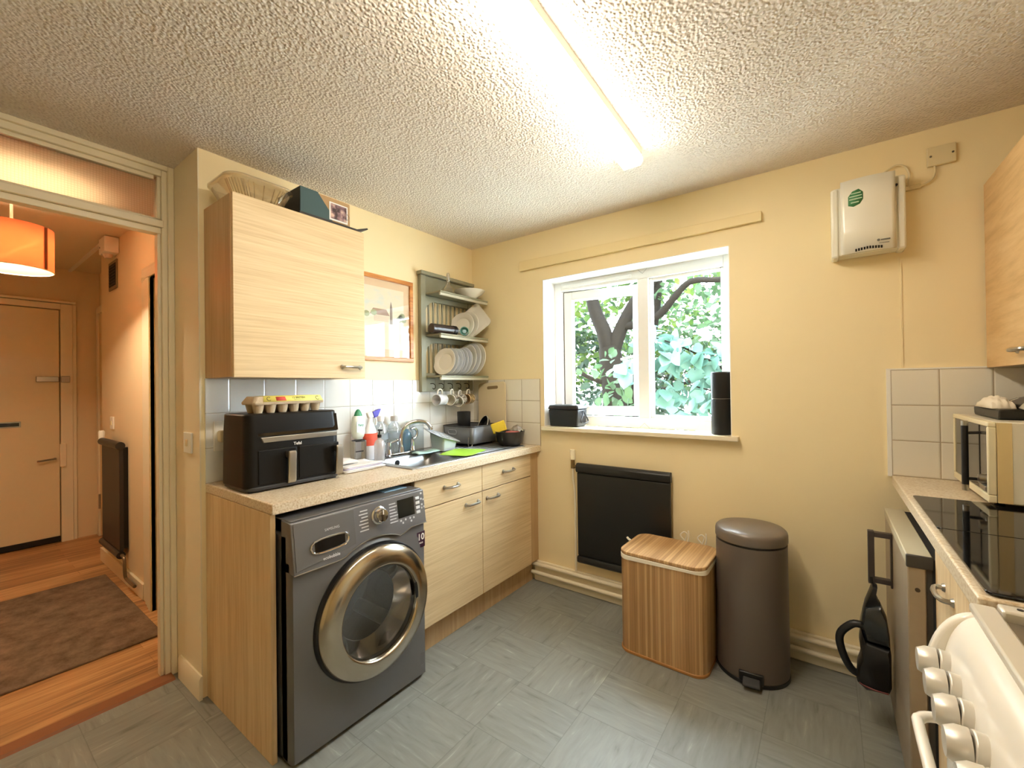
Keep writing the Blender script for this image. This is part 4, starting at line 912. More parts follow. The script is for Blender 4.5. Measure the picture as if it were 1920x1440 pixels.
# mugs
def mug(y, z, lab, m, rot, tilt=78, s=1.0, deco=None):
    t = thing('mug', lab, 'mug', (.085, y, z), 0, 'mugs hanging under the plate rack')
    Mm = Matrix.Translation((.085, y, z)) @ Matrix.Rotation(radians(rot), 4, 'Z') @ Matrix.Rotation(radians(tilt), 4, 'X') @ Matrix.Scale(s, 4)
    b = B().mark(); b.lathe([(0, -.042), (.034, -.042), (.037, -.038), (.038, .042), (.0345, .042), (.033, -.034), (0, -.036)], 32); b.xf(Mm); part('cup', b, m, t)
    b = B().mark(); b.tube([(0, .036, -.024), (0, .062, -.018), (0, .070, .002), (0, .060, .024), (0, .036, .028)], .005, 8, smooth=5); b.xf(Mm); part('handle', b, M['ceramic'], t)
    if deco:
        b = B().mark(); b.lathe([(.0385, -.03), (.0388, .03)], 32, cap=False); b.xf(Mm); part('pattern_band', b, deco, t)
    return t
def vpat(name, a, c, sc):
    m, nt, p, N, L = new(name); tc = N.new('ShaderNodeTexCoord'); v = N.new('ShaderNodeTexVoronoi'); v.feature = 'DISTANCE_TO_EDGE'; v.inputs['Scale'].default_value = sc; L.new(tc.outputs['Object'], v.inputs['Vector'])
    r = N.new('ShaderNodeValToRGB'); r.color_ramp.interpolation = 'CONSTANT'; r.color_ramp.elements[0].color = (*hx(a), 1); r.color_ramp.elements[1].color = (*hx(c), 1); r.color_ramp.elements[1].position = .12
    L.new(v.outputs['Distance'], r.inputs['Fac']); L.new(r.outputs['Color'], p.inputs['Base Color']); p.inputs['Roughness'].default_value = .25; return m
mug(-.430, 1.228, 'plain white mug, first from the left under the plate rack', M['bluewhite'], 8, 90)
mug(-.318, 1.226, 'cream mug with dark marks, second from the left under the plate rack', M['ceramic'], 25, 92, deco=vpat('dark marks', '3f3a34', 'e6e0d2', 70))
mug(-.236, 1.218, 'tilted mug with a pale base, third from the left under the plate rack', M['ceramic'], 20, 100, deco=vpat('grey marks', '55524a', 'dcd6c6', 60))
mug(-.150, 1.226, 'small beige mug with a dark woven pattern, last on the right under the rack', mat('beige glaze', 'cdb28a', .3), 15, 92, .95, vpat('woven pattern', 'c8b288', '4b3d28', 90))
# plates: lower row
def plate(x, y, z, r, lab, m, yaw=0, lean=6, group='white plates in the lower row of the plate rack', nm='plate'):
    Mp = Matrix.Translation((x, y, z+r*.985)) @ Matrix.Rotation(radians(yaw), 4, 'Z') @ Matrix.Rotation(radians(90+lean), 4, 'X')
    b = B().mark(); b.lathe([(0, .004), (r*.60, .004), (r*.66, .010), (r*.985, .017), (r, .0155), (r*.66, .0045), (r*.58, 0), (0, 0)], 48); b.xf(Mp)
    o = part(nm, b, m); tag(o, lab, 'plate', group); return o
ords = ['first', 'second', 'third', 'fourth', 'fifth', 'sixth', 'seventh', 'eighth', 'ninth']
for k in range(9):
    y = (-.395, -.345, -.305, -.276, -.248, -.220, -.178, -.140, -.102)[k]; r = (.092, .094, .094, .094, .096, .100, .113, .118, .122)[k]
    plate(.105, y, SHZ[2]+.001, r, f'{"cream" if k == 0 else "white"} plate, {ords[k]} from the left in the lower rack row', M['ceramic'] if k in (0, 6, 8) else M['bluewhite'], yaw=-8 + (k % 3)*3 + (14 if k == 0 else 0), lean=-12 if k == 0 else -9)
# upper row
plate(.105, -.225, SHZ[1]-.022, .098, 'round cream plate behind the turquoise cup in the middle rack row', M['ceramic'], yaw=12, lean=-12, group='plates in the middle row of the plate rack')
plate(.108, -.175, SHZ[1]-.022, .104, 'larger cream plate standing before the square one', M['ceramic'], yaw=6, lean=-10, group='plates in the middle row of the plate rack')
b = B().mark(); P0 = rrect(-.098, -.098, .098, .098, .03); P1 = rrect(-.07, -.07, .07, .07, .02); n = len(P0)
b.add([(p[0], p[1], .016) for p in P0]+[(p[0], p[1], .002) for p in P1]+[(p[0], p[1], -.002) for p in P1]+[(p[0]*1.0, p[1]*1.0, .012) for p in P0], [tuple(range(n, 2*n)), tuple(range(2*n, 3*n))[::-1]]+[(r_*n+i, r_*n+(i+1) % n, ((r_+1) % 4)*n+(i+1) % n, ((r_+1) % 4)*n+i) for r_ in (0, 2, 3) for i in range(n)])
b.xf(Matrix.Translation((.115, -.105, SHZ[1]+.125)) @ Matrix.Rotation(radians(20), 4, 'Z') @ Matrix.Rotation(radians(82), 4, 'X') @ Matrix.Rotation(radians(38), 4, 'Z'))
tag(part('square_plate', b, M['ceramic']), 'square cream plate stood on its corner at the right of the rack', 'plate')
t = thing('turquoise_cup', 'small turquoise cup lying in the middle rack row', 'cup', (.150, -.258, SHZ[1]))
Mm = Matrix.Translation((.150, -.255, SHZ[1]+.031)) @ Matrix.Rotation(radians(38), 4, 'Z') @ Matrix.Rotation(radians(84), 4, 'X')
b = B().mark(); b.lathe([(0, -.03), (.018, -.03), (.027, -.01), (.030, .028), (.027, .028), (.024, -.008), (0, -.024)], 28); b.xf(Mm); part('cup', b, mat('turquoise glaze', '7fb5ac', .25), t)
b = B().mark(); b.lathe([(0, .004), (.012, .006), (.014, .016), (0, .018)], 6); b.xf(Mm); part('stopper', b, mat('pale blue stopper', 'a9cbd6', .3), t)
b = B().mark(); t = thing('dark_bottle', 'dark bottle with a glass stopper lying on the middle rack shelf', 'bottle', (.10, -.41, SHZ[1]))
part('bottle_body', B().cyl((.11, -.530, SHZ[1]+.033), (.125, -.352, SHZ[1]+.033), .032), mat('dark bottle brown', '3a302c', .25), t, bev=.004)
part('cap', B().cyl((.125, -.352, SHZ[1]+.033), (.129, -.322, SHZ[1]+.033), .033), M['black'], t, bev=.004)
part('stopper', B().cyl((.130, -.320, SHZ[1]+.033), (.134, -.292, SHZ[1]+.033), .022, .014), glass('stopper glass', (.9, .9, .9), .15, .3), t)
# on the rack's top shelf
M['decanter'] = glass('decanter glass', (.93, .91, .84), .16, .06)
t = thing('glass_decanter', 'clear glass decanter with a stopper on the top rack shelf', 'decanter', (.115, -.375, SHZ[0])); L = (.115, -.375, SHZ[0]+.001)
part('decanter_body', B().lathe([(0, 0), (.040, 0), (.048, .008), (.046, .028), (.032, .044), (.014, .062), (.011, .085), (.015, .092), (.012, .092), (.009, .084)], 28, L, cap=False), M['decanter'], t)
part('stopper', B().lathe([(.008, .090), (.010, .098), (.013, .11), (.012, .130), (.007, .142), (0, .145)], 16, L), glass('bright stopper', (.97, .95, .88), .22, .35, (.95, .92, .8)), t)
t = part('serving_bowl', B().lathe([(0, 0), (.045, 0), (.05, .004), (.088, .030), (.112, .055), (.108, .055), (.084, .033), (.046, .009), (0, .008)], 44, (.118, -.165, SHZ[0]+.001)), M['ceramic']); tag(t, 'wide white serving bowl on the top rack shelf', 'bowl')

# ---- picture
pc = thing('picture_frame', 'wooden framed watercolour on the wall beside the cupboard', 'picture', (.012, -.90, 1.73))
py0, py1, pz0, pz1 = -1.14, -.597, 1.472, 1.985
M['pine'] = wood('orange pine frame', 'a8662f', 'c4813f', 'd99a56', (80, 6, 80), .35)
b = B(); fw = .026
for a in ((py0, pz0, py1, pz0+fw), (py0, pz1-fw, py1, pz1), (py0, pz0+fw, py0+fw, pz1-fw), (py1-fw, pz0+fw, py1, pz1-fw)): b.box((.002, a[0], a[1]), (.022, a[2], a[3]))
part('frame', b, M['pine'], pc, bev=.003)
part('mount', B().box((.003, py0+fw, pz0+fw), (.010, py1-fw, pz1-fw)), mat('apricot mount', 'e9cba6', .7), pc)
def painting():
    m, nt, p, N, L = new('watercolour sheet')
    tc = N.new('ShaderNodeTexCoord'); mp = N.new('ShaderNodeMapping'); mp.inputs['Scale'].default_value = (1, 9, 16); L.new(tc.outputs['Object'], mp.inputs['Vector'])
    n = N.new('ShaderNodeTexNoise'); n.inputs['Scale'].default_value = 1.0; n.inputs['Detail'].default_value = 4; L.new(mp.outputs[0], n.inputs['Vector'])
    r = N.new('ShaderNodeValToRGB'); e = r.color_ramp.elements; e[0].position = .25; e[0].color = (*hx('d6e2dc'), 1); e[1].position = .48; e[1].color = (*hx('f1e6cc'), 1)
    L.new(n.outputs['Fac'], r.inputs['Fac']); L.new(r.outputs['Color'], p.inputs['Base Color']); p.inputs['Roughness'].default_value = .7; return m
part('painting', B().box((.0102, -1.06, 1.545), (.0112, -.668, 1.915)), painting(), pc)
pa = B(); pa.add([(.0116, -.92, 1.748), (.0116, -.775, 1.748), (.0116, -.80, 1.785), (.0116, -.895, 1.785)], [(0, 1, 2, 3)]); part('painted_roof', pa, mat('roof wash', 'a98a78', .8), pc)
pa = B(); pa.add([(.0116, -.775, 1.70), (.0116, -.755, 1.70), (.0116, -.756, 1.80), (.0116, -.766, 1.84), (.0116, -.774, 1.80)], [(0, 1, 2, 3, 4)]); part('painted_tower', pa, mat('tower wash', '8f7f74', .8), pc)
pa = B(); pa.add([(.0116, -.89, 1.71), (.0116, -.78, 1.71), (.0116, -.78, 1.744), (.0116, -.89, 1.744)], [(0, 1, 2, 3)]); part('painted_house', pa, mat('house wash', 'e3d2ba', .8), pc)
pa = B()
for k in range(7):
    y = -.99+.05*k if k < 3 else -.74+.012*k; z = 1.735+.012*(k % 3); pa.add([(.0117, y+.022*cos(a), z+.018*sin(a)) for a in [2*pi*j/9 for j in range(9)]], [tuple(range(9))])
part('painted_tree', pa, mat('tree wash', 'a3ab86', .8), pc)
part('picture_glass', B().box((.0135, py0+fw, pz0+fw), (.0145, py1-fw, pz1-fw)), glass('picture glass', (1, 1, 1), .06), pc)

# ---- on top of the wall cupboard
TZ = 2.0925
t = thing('glass_dish', 'clear ribbed glass oven dish on top of the wall cupboard', 'dish', (.125, -1.60, TZ))
M['dishglass'] = glass('amber tinged oven glass', (.93, .88, .78), .14, .08, (.85, .74, .58))
b = B(); P0 = rrect(.045, -1.70, .245, -1.515, .05, 8); P1 = rrect(.02, -1.735, .27, -1.485, .06, 8); P2 = rrect(.010, -1.745, .279, -1.475, .06, 8); n = len(P0)
b.add([(p[0], p[1], TZ) for p in P0]+[(p[0], p[1], TZ+.075) for p in P1]+[(p[0], p[1], TZ+.082) for p in P2]+[(p[0]*.998, p[1], TZ+.090) for p in P2], [tuple(range(n))[::-1]]+[(r_*n+i, r_*n+(i+1) % n, (r_+1)*n+(i+1) % n, (r_+1)*n+i) for r_ in range(3) for i in range(n)])
part('dish_body', b, M['dishglass'], t, solid=.004)
b = B()
for i in range(0, n, 1):
    p, q = P0[i], P1[i]; b.tube([(p[0], p[1], TZ+.006), (q[0], q[1], TZ+.072)], .0022, 5)
for k in range(1, 6):
    for (e0, e1) in (((.245, -1.70+.185*k/6), (.27, -1.735+.25*k/6)),): b.tube([(e0[0], e0[1], TZ+.006), (e1[0], e1[1], TZ+.072)], .0022, 5)
part('ribs', b, M['dishglass'], t)
t = thing('gift_box', 'dark teal and kraft cardboard box with a photo print, on the wall cupboard', 'box', (.13, -1.33, TZ))
M['kraft'] = mat('kraft card', 'b08f66', .8); M['teal'] = mat('dark teal card', '3f5658', .7)
bx = part('carton', B().box((.06, -1.455, TZ+.012), (.265, -1.205, TZ+.130)), M['kraft'], t, bev=.006)
sl = B(); sl.box((.058, -1.4565, TZ+.011), (.267, -1.375, TZ+.1315)); sl.prism([(-1.375, TZ+.011), (-1.30, TZ+.011), (-1.315, TZ+.060), (-1.375, TZ+.1315)], 'x', .2652, .2670); part('sleeve', sl, M['teal'], t)
part('dark_end', B().box((.061, -1.4575, TZ+.013), (.263, -1.4567, TZ+.128)), mat('near black card', '232a2d', .6), t)
ph = part('photo_border', B().box((.2672, -1.318, TZ+.022), (.2682, -1.222, TZ+.108)), M['paper'], t)
def photo_mat():
    m, nt, p, N, L = new('photo print'); tc = N.new('ShaderNodeTexCoord'); n = N.new('ShaderNodeTexNoise'); n.inputs['Scale'].default_value = 34; n.inputs['Detail'].default_value = 4; L.new(tc.outputs['Object'], n.inputs['Vector'])
    r = N.new('ShaderNodeValToRGB'); e = r.color_ramp.elements; e[0].position = .38; e[0].color = (*hx('39262a'), 1); e[1].position = .66; e[1].color = (*hx('d6b7a4'), 1); q = e.new(.52); q.color = (*hx('8b6a70'), 1); L.new(n.outputs['Fac'], r.inputs['Fac']); L.new(r.outputs['Color'], p.inputs['Base Color']); return m
part('photo_print', B().box((.2682, -1.312, TZ+.030), (.2688, -1.228, TZ+.102)), photo_mat(), ph)
part('ring_mark', B().tube([(.2692, -1.226+.013*cos(a), TZ+.058+.013*sin(a)) for a in [2*pi*k/20 for k in range(20)]], .0014, 6, closed=True), mat('grey ring', '8d7f70', .5), ph)
t = part('baking_tray', B().prism([(-1.47, TZ+.0005), (-1.175, TZ+.0005), (-1.116, TZ+.026), (-1.120, TZ+.033), (-1.180, TZ+.0105), (-1.47, TZ+.0105)], 'x', .05, .284), mat('black tray steel', '2a2624', .4, .3), bev=.0012); tag(t, 'thin black baking tray under the cardboard box', 'tray')
# ================================================================== window wall
# window sill items
t = thing('food_caddy', 'small black lidded caddy with a carrying handle at the left of the window sill', 'caddy', (.76, .055, WZ0-.002))
sz = WZ0-.0015
b = B(); b.hexa([(.668, .005, sz), (.872, .005, sz), (.872, .125, sz), (.668, .125, sz)], [(.660, .000, sz+.112), (.880, .000, sz+.112), (.880, .132, sz+.112), (.660, .132, sz+.112)]); part('bin_body', b, mat('black caddy plastic', '1a1b1f', .35), t, bev=.008)
part('lid', B().hexa([(.656, -.004, sz+.1125), (.884, -.004, sz+.1125), (.884, .136, sz+.1125), (.656, .136, sz+.1125)], [(.664, .002, sz+.142), (.876, .002, sz+.142), (.876, .13, sz+.142), (.664, .13, sz+.142)]), mat('black caddy lid', '202126', .3), t, bev=.008)
part('handle', B().tube([(.884, .066, sz+.102), (.892, .045, sz+.075), (.896, .012, sz+.035), (.896, .066, sz+.022), (.892, .120, sz+.035), (.888, .090, sz+.075), (.884, .070, sz+.102)], .004, 8, smooth=4), M['charcoal'], t)
t = thing('storage_canister', 'tall black cylindrical canister at the right end of the window sill', 'canister', (1.707, .02, sz)); L = (1.707, .035, sz)
part('body', B().lathe([(0, 0), (.046, 0), (.048, .003), (.048, .186), (.046, .188), (0, .188)], 36, L), mat('matt black mesh', '121213', .55, bump=.2, bscale=400), t)
part('upper_section', B().lathe([(.0455, .1885), (.048, .192), (.048, .325), (.044, .330), (0, .330)], 36, L), mat('matt black upper', '161617', .45), t)
part('seam_ring', B().lathe([(.0463, .1868), (.0463, .1902)], 36, L, cap=False), M['nickel'], t)

# radiator
t = thing('radiator', 'flat black panel radiator on the wall under the window', 'radiator', (1.18, -.05, .2))
M['radblack'] = mat('black radiator enamel', '1f201f', .42)
q = B(); q.prism([(-.030, .235), (-.048, .26), (-.048, .765), (-.030, .775)], 'x', .892, 1.462); part('front_panel', q, M['radblack'], t, bev=.004)
q = B(); q.prism([(-.026, .770), (-.054, .770), (-.062, .785), (-.060, .812), (-.046, .826), (-.026, .826)], 'x', .888, 1.466); part('top_rail', q, M['radblack'], t, bev=.004)
q = B(); q.prism([(-.026, .250), (-.054, .250), (-.060, .238), (-.058, .215), (-.044, .205), (-.026, .205)], 'x', .890, 1.464); part('bottom_rail', q, M['radblack'], t, bev=.004)
for x in (1.0, 1.36): part('bracket', B().box((x-.02, -.028, .3), (x+.02, -.001, .75)), M['radblack'], t)
t = thing('radiator_valve', 'cream thermostatic valve and feed pipe at the left of the radiator', 'valve', (.862, -.04, .13))
part('valve_head', B().lathe([(0, .0), (.017, .0), (.0185, .01), (.0185, .05), (.015, .062), (0, .064)], 20, (.862, -.042, .845)), mat('ivory valve head', 'efe6c8', .4), t)
part('valve_body', B().cyl((.862, -.042, .79), (.862, -.042, .846), .013, .012).cyl((.862, -.042, .805), (.895, -.044, .80), .010), mat('dull brass', '8f7a54', .35, .9), t)
part('feed_pipe', B().tube([(.862, -.042, .80), (.862, -.042, .72), (.864, -.030, .66), (.866, -.026, .55), (.866, -.026, .135)], .0075, 10, smooth=3), M['gloss'], t)
# skirting pipes
for z, yy, lab in ((.118, -.034, 'upper of the two cream heating pipes along the back skirting'), (.062, -.036, 'lower of the two cream heating pipes along the back skirting')):
    o = part('heating_pipe', B().tube([(.535, yy, z), (2.395, yy, z)], .0125, 12), M['gloss']); tag(o, lab, 'pipe')

# ---- wall heater
M['heatwhite'] = mat('heater white', 'eeebdc', .22, coat=.15)
t = thing('fan_heater', 'white wall mounted fan heater with a green label near the ceiling', 'heater', (2.31, -.05, 2.0))
hx0, hx1, hz0, hz1 = 2.186, 2.428, 1.862, 2.180
part('back_box', B().hexa([(hx0+.004, -.085, hz0), (hx1-.004, -.085, hz0-.0), (hx1-.004, -.001, hz0), (hx0+.004, -.001, hz0)], [(hx0+.004, -.085, hz1-.02), (hx1-.004, -.085, hz1-.02), (hx1-.004, -.001, hz1-.012), (hx0+.004, -.001, hz1-.012)]), M['heatwhite'], t, bev=.006)
part('side_cheek', B().prism([(-.09, hz0-.006), (-.001, hz0-.006), (-.001, hz1-.004), (-.09, hz1-.024)], 'x', hx0-.002, hx0+.026), M['heatwhite'], t, bev=.008)
part('side_cheek', B().prism([(-.09, hz0-.006), (-.001, hz0-.006), (-.001, hz1-.004), (-.09, hz1-.024)], 'x', hx1-.026, hx1+.002), M['heatwhite'], t, bev=.008)
fp = B(); fx0, fx1 = hx0+.033, hx1-.033
fp.grid(12, 3, lambda u, v: V((fx0+(fx1-fx0)*u, -.100-.012*sin(pi*u), (hz0-.002)+(hz1-.004-hz0+.0*u)*v)))
part('front_panel', fp, M['heatwhite'], t, solid=.014)
def fpt(u, z, o=.0078): return V((fx0+(fx1-fx0)*u, -.100-.012*sin(pi*u)-o, z))
lab = part('green_label', B().add([fpt(u, 2.098+dz) for u, dz in ((.14, -.034), (.14, .004), (.22, .024), (.34, .030), (.42, .014), (.42, -.016), (.36, -.034), (.24, -.042))], [tuple(range(8))]), mat('green label', '4a8a5a', .4), t, solid=.0006)
for dz, a, c_ in ((.012, .19, .38), (.0, .16, .40), (-.012, .16, .40), (-.026, .19, .34)):
    part('label_line', B().hexa([fpt(a, 2.098+dz, .0082), fpt(c_, 2.098+dz, .0082), fpt(c_, 2.098+dz, .0088), fpt(a, 2.098+dz, .0088)], [fpt(a, 2.098+dz+.004, .0082), fpt(c_, 2.098+dz+.004, .0082), fpt(c_, 2.098+dz+.004, .0088), fpt(a, 2.098+dz+.004, .0088)]), mat('label line', 'b9d3b4', .5), lab)
part('maker_mark', B().cyl(fpt(.69, 1.898, .0074), fpt(.69, 1.898, .0084), .005, seg=16).box(tuple(fpt(.73, 1.8955, .0078)), tuple(fpt(.90, 1.9005, .0084))), mat('grey lettering', '6b6a60', .5), t)
part('lettering_line', B().box(tuple(fpt(.70, 1.884, .0078)), tuple(fpt(.88, 1.886, .0084))), mat('grey fine print', '8a887c', .5), t)
vt = B()
for k in range(10):
    u = .26+.052*k; p0 = fpt(u, 1.864+.001*min(k, 9-k), .0076); vt.box((p0.x, p0.y-.001, p0.z), (p0.x+.0055, p0.y+.002, p0.z+.011))
part('vent_slots', vt, M['blackgloss'], t)
part('pull_switch', B().cyl((hx1-.0285, -.098, 2.115), (hx1-.0285, -.106, 2.115), .005), M['black'], t)
t = thing('fused_spur', 'cream blank wall plate with two screws right of the heater', 'wall plate', (2.55, -.008, 2.23))
part('face_plate', B().box((2.505, -.016, 2.190), (2.590, -.0005, 2.268)), M['cream'], t, bev=.003)
for x, z in ((2.515, 2.229), (2.58, 2.229)): part('screw', B().cyl((x, -.0158, z), (x, -.018, z), .0038), mat('screw steel', '6e6757', .4, .8), t)
o = part('heater_flex', B().tube([(2.527, -.008, 2.192), (2.528, -.014, 2.165), (2.518, -.012, 2.138), (2.49, -.010, 2.122), (2.455, -.010, 2.120), (2.448, -.012, 2.14), (2.450, -.012, 2.18), (2.436, -.013, 2.215), (2.408, -.013, 2.228), (2.376, -.014, 2.212), (2.352, -.03, 2.185), (2.340, -.04, 2.165)], .0038, 8, smooth=5), M['cream']); tag(o, 'cream flex looping from the heater to the wall plate', 'cable')
o = part('cable_clip', B().box((2.43, -.013, 2.112), (2.485, -.0005, 2.132)), M['cream'], bev=.003); tag(o, 'cream cable cover on the wall right of the heater', 'cable cover')

# ================================================================== on the floor
M['bamboo'] = bamboo()
h = thing('laundry_hamper', 'bamboo laundry hamper with a lid and white liner under the radiator', 'hamper', (1.515, -.268, 0), radians(-1.5))
hw, hd, hh = .202, .158, .472
b = B(); P = rrect(-hw, -hd, hw, hd, .06, 10); Pi = rrect(-hw+.006, -hd+.006, hw-.006, hd-.006, .055, 10); n = len(P)
b.add([(p[0], p[1], .012) for p in P]+[(p[0], p[1], hh) for p in P]+[(p[0], p[1], hh) for p in Pi]+[(p[0], p[1], .02) for p in Pi], [(r_*n+i, r_*n+(i+1) % n, (r_+1)*n+(i+1) % n, (r_+1)*n+i) for r_ in range(3) for i in range(n)]+[tuple(range(3*n, 4*n)), tuple(range(n))[::-1]])
part('body', b, M['bamboo'], h, local=True)
b = B(); b.prism(rrect(-hw-.004, -hd-.004, hw+.004, hd+.004, .062, 10), 'z', 0, .014); part('base_rim', b, mat('bamboo strip', 'a8763f', .45), h, bev=.003, local=True)
b = B(); P2 = rrect(-hw-.003, -hd-.003, hw+.003, hd+.003, .062, 10)
b.add([(p[0], p[1], hh-.014+.004*sin(31*p[0]+17*p[1])) for i, p in enumerate(P2)]+[(p[0], p[1], hh+.001) for p in P2]+[(p[0]*.985, p[1]*.985, hh+.003) for p in P2]+[(p[0]*.96, p[1]*.95, hh-.05) for p in P2], [(r_*n+i, r_*n+(i+1) % n, (r_+1)*n+(i+1) % n, (r_+1)*n+i) for r_ in range(3) for i in range(n)])
part('liner', b, mat('white cotton liner', 'efe8d8', .9), h, local=True)
b = B(); b.prism(rrect(-hw-.002, -hd-.002, hw+.002, hd+.002, .062, 10), 'z', hh+.004, hh+.020); lidp_ = part('lid', b, bamboo(True), h, bev=.003, local=True)
for (x, y, s_) in ((-.196, .02, -1), (.02, .165, 1), (.105, .168, 1)):
    pts = [(x, y, hh+.0), (x+s_*.008, y+.012, hh+.018), (x+.018*s_, y+.010, hh+.050), (x+.004, y+.006, hh+.062), (x-.014, y+.006, hh+.042), (x+.002, y+.008, hh+.02)] if s_ > 0 else [(x, y, hh-.002), (x-.012, y, hh+.014), (x-.022, y+.004, hh+.016), (x-.034, y+.01, hh+.022)]
    part('drawstring', B().tube(pts, .0035 if s_ > 0 else .006, 7, smooth=5), mat('white cord', 'efeadb', .9), h, local=True)
    if s_ > 0: part('drawstring', B().tube([(x+.018, y+.006, hh+.0), (x+.028, y+.006, hh+.04), (x+.026, y+.006, hh+.072)], .0035, 7, smooth=5), mat('white cord two', 'efeadb', .9), h, local=True)

M['bin'] = mat('taupe painted steel', '685e56', .42, .15)
bn = thing('pedal_bin', 'tall taupe pedal bin beside the bamboo hamper', 'bin', (1.866, -.203, 0))
L = (1.866, -.203, 0)
part('body', B().lathe([(0, .004), (.140, .004), (.146, .012), (.148, .03), (.1445, .585), (.1445, .590), (.138, .590)], 72, L, cap=False), M['bin'], bn)
part('base_ring', B().lathe([(.146, .0), (.149, .002), (.149, .016), (.146, .018)], 72, L, cap=False), M['black'], bn)
part('neck_ring', B().lathe([(.1405, .586), (.1405, .602)], 72, L, cap=False), M['black'], bn)
part('lid', B().lathe([(.146, .600), (.1475, .604), (.1475, .632), (.145, .642), (.137, .650), (.10, .658), (.05, .661), (0, .662)], 72, L, cap=False), mat('lid taupe steel', '776d63', .36, .2), bn)
part('hinge', B().box((L[0]-.03, L[1]+.135, .56), (L[0]+.03, L[1]+.16, .61)), M['black'], bn, bev=.004)
Mb = Matrix.Translation(L) @ Matrix.Rotation(radians(6), 4, 'Z')
b = B().mark(); b.box((-.05, -.1535, .018), (.045, -.140, .062)); b.xf(Mb); part('pedal_frame', b, M['black'], bn, bev=.004)
b = B().mark(); b.prism([(-.152, .028), (-.182, .018), (-.190, .020), (-.190, .030), (-.178, .034), (-.152, .044)], 'x', -.036, .032); b.xf(Mb); part('pedal', b, M['charcoal'], bn, bev=.004)

# ================================================================== right run of units
M['slate'] = mat('brushed grey steel door', 'a3937c', .4, .4, noise=.05, nscale=40)
fg = thing('undercounter_fridge', 'grey undercounter fridge with a bar handle under the right worktop', 'fridge', (2.62, -.41, 0))
part('cabinet', B().box((2.402, -.705, .03), (2.95, -.115, .785)), M['charcoal'], fg, bev=.003)
dr = part('door', B().box((2.346, -.71, .06), (2.388, -.11, .757)), M['slate'], fg, bev=.004)
part('end_cap', B().box((2.343, -.716, .755), (2.404, -.704, .7925)), mat('dark fridge cap', '3a3631', .45), fg, bev=.003)
part('top_cap', B().box((2.344, -.7035, .757), (2.404, -.108, .790)), mat('fridge top grey', 'c0b598', .5), fg, bev=.003)
part('gasket', B().box((2.388, -.705, .06), (2.402, -.115, .757)), mat('fridge gasket', '4a453e', .6), fg)
for z in (.69, .50): part('door_screw', B().cyl((2.368, -.7095, z), (2.368, -.713, z), .006), mat('dark screw', '4b3f33', .5, .6), dr)
hd_ = B(); hy = -.335
hd_.box((2.340, hy-.012, .545), (2.346, hy+.012, .745)); hd_.box((2.277, hy-.012, .727), (2.342, hy+.012, .745)); hd_.box((2.277, hy-.012, .555), (2.342, hy+.012, .573)); hd_.box((2.276, hy-.013, .550), (2.295, hy+.013, .748))
part('handle', hd_, mat('dark bar handle', '4d4542', .4, .5), dr, bev=.002)
part('kick_plate', B().box((2.40, -.70, .0), (2.42, -.12, .06)), M['black'], fg)
# handheld vacuum hanging from it
vc = thing('handheld_vacuum', 'black handheld vacuum hanging from the fridge handle', 'vacuum cleaner', (2.27, -.33, .13))
vy = -.345
M['vacblack'] = mat('vacuum black', '17181a', .4); M['vacsmoke'] = mat('smoky dust bowl', '24282a', .15, coat=.2)
# outlines in the x-z plane, rounded by stacking toward the edges
def slab(poly, y0, y1, k=.82):
    b = B(); cx = sum(p[0] for p in poly)/len(poly); cz = sum(p[1] for p in poly)/len(poly); n = len(poly); m_ = (y0+y1)/2; hwid = (y1-y0)/2
    rows = []
    for yy, kk in ((-1, k), (-.7, .95), (0, 1), (.7, .95), (1, k)): rows += [(cx+(p[0]-cx)*kk, m_+hwid*yy, cz+(p[1]-cz)*kk) for p in poly]
    return b.add(rows, [tuple(range(n))[::-1], tuple(range(4*n, 5*n))]+[(r_*n+i, r_*n+(i+1) % n, (r_+1)*n+(i+1) % n, (r_+1)*n+i) for r_ in range(4) for i in range(n)])
part('nozzle', slab([(2.286, .552), (2.301, .548), (2.296, .515), (2.305, .49), (2.316, .455), (2.256, .44), (2.264, .48), (2.277, .52)], vy-.03, vy+.03), M['vacblack'], vc, ang=60)
part('dust_bowl', slab([(2.262, .47), (2.308, .488), (2.326, .44), (2.334, .37), (2.335, .335), (2.262, .34), (2.248, .40)], vy-.045, vy+.045), M['vacsmoke'], vc, ang=60)
part('motor_body', slab([(2.250, .385), (2.262, .345), (2.334, .335), (2.338, .30), (2.338, .19), (2.330, .165), (2.262, .155), (2.235, .178), (2.238, .235), (2.25, .28), (2.245, .335)], vy-.048, vy+.048), M['vacblack'], vc, ang=60)
part('handle', B().tube([(2.252, vy, .385), (2.226, vy, .380), (2.192, vy, .340), (2.186, vy, .300), (2.200, vy, .245), (2.222, vy, .205), (2.246, vy, .195)], .0135, 12, smooth=4), M['vacblack'], vc)
part('red_trim', B().tube([(2.242, vy-.044, .186), (2.28, vy-.0485, .178), (2.325, vy-.045, .176)], .003, 6, smooth=3), mat('dull red trim', '6a2c30', .4), vc)
part('hanging_hook', B().tube([(2.286, vy, .552), (2.284, vy, .566), (2.284, vy+.0, .577)], .006, 8), M['black'], vc)

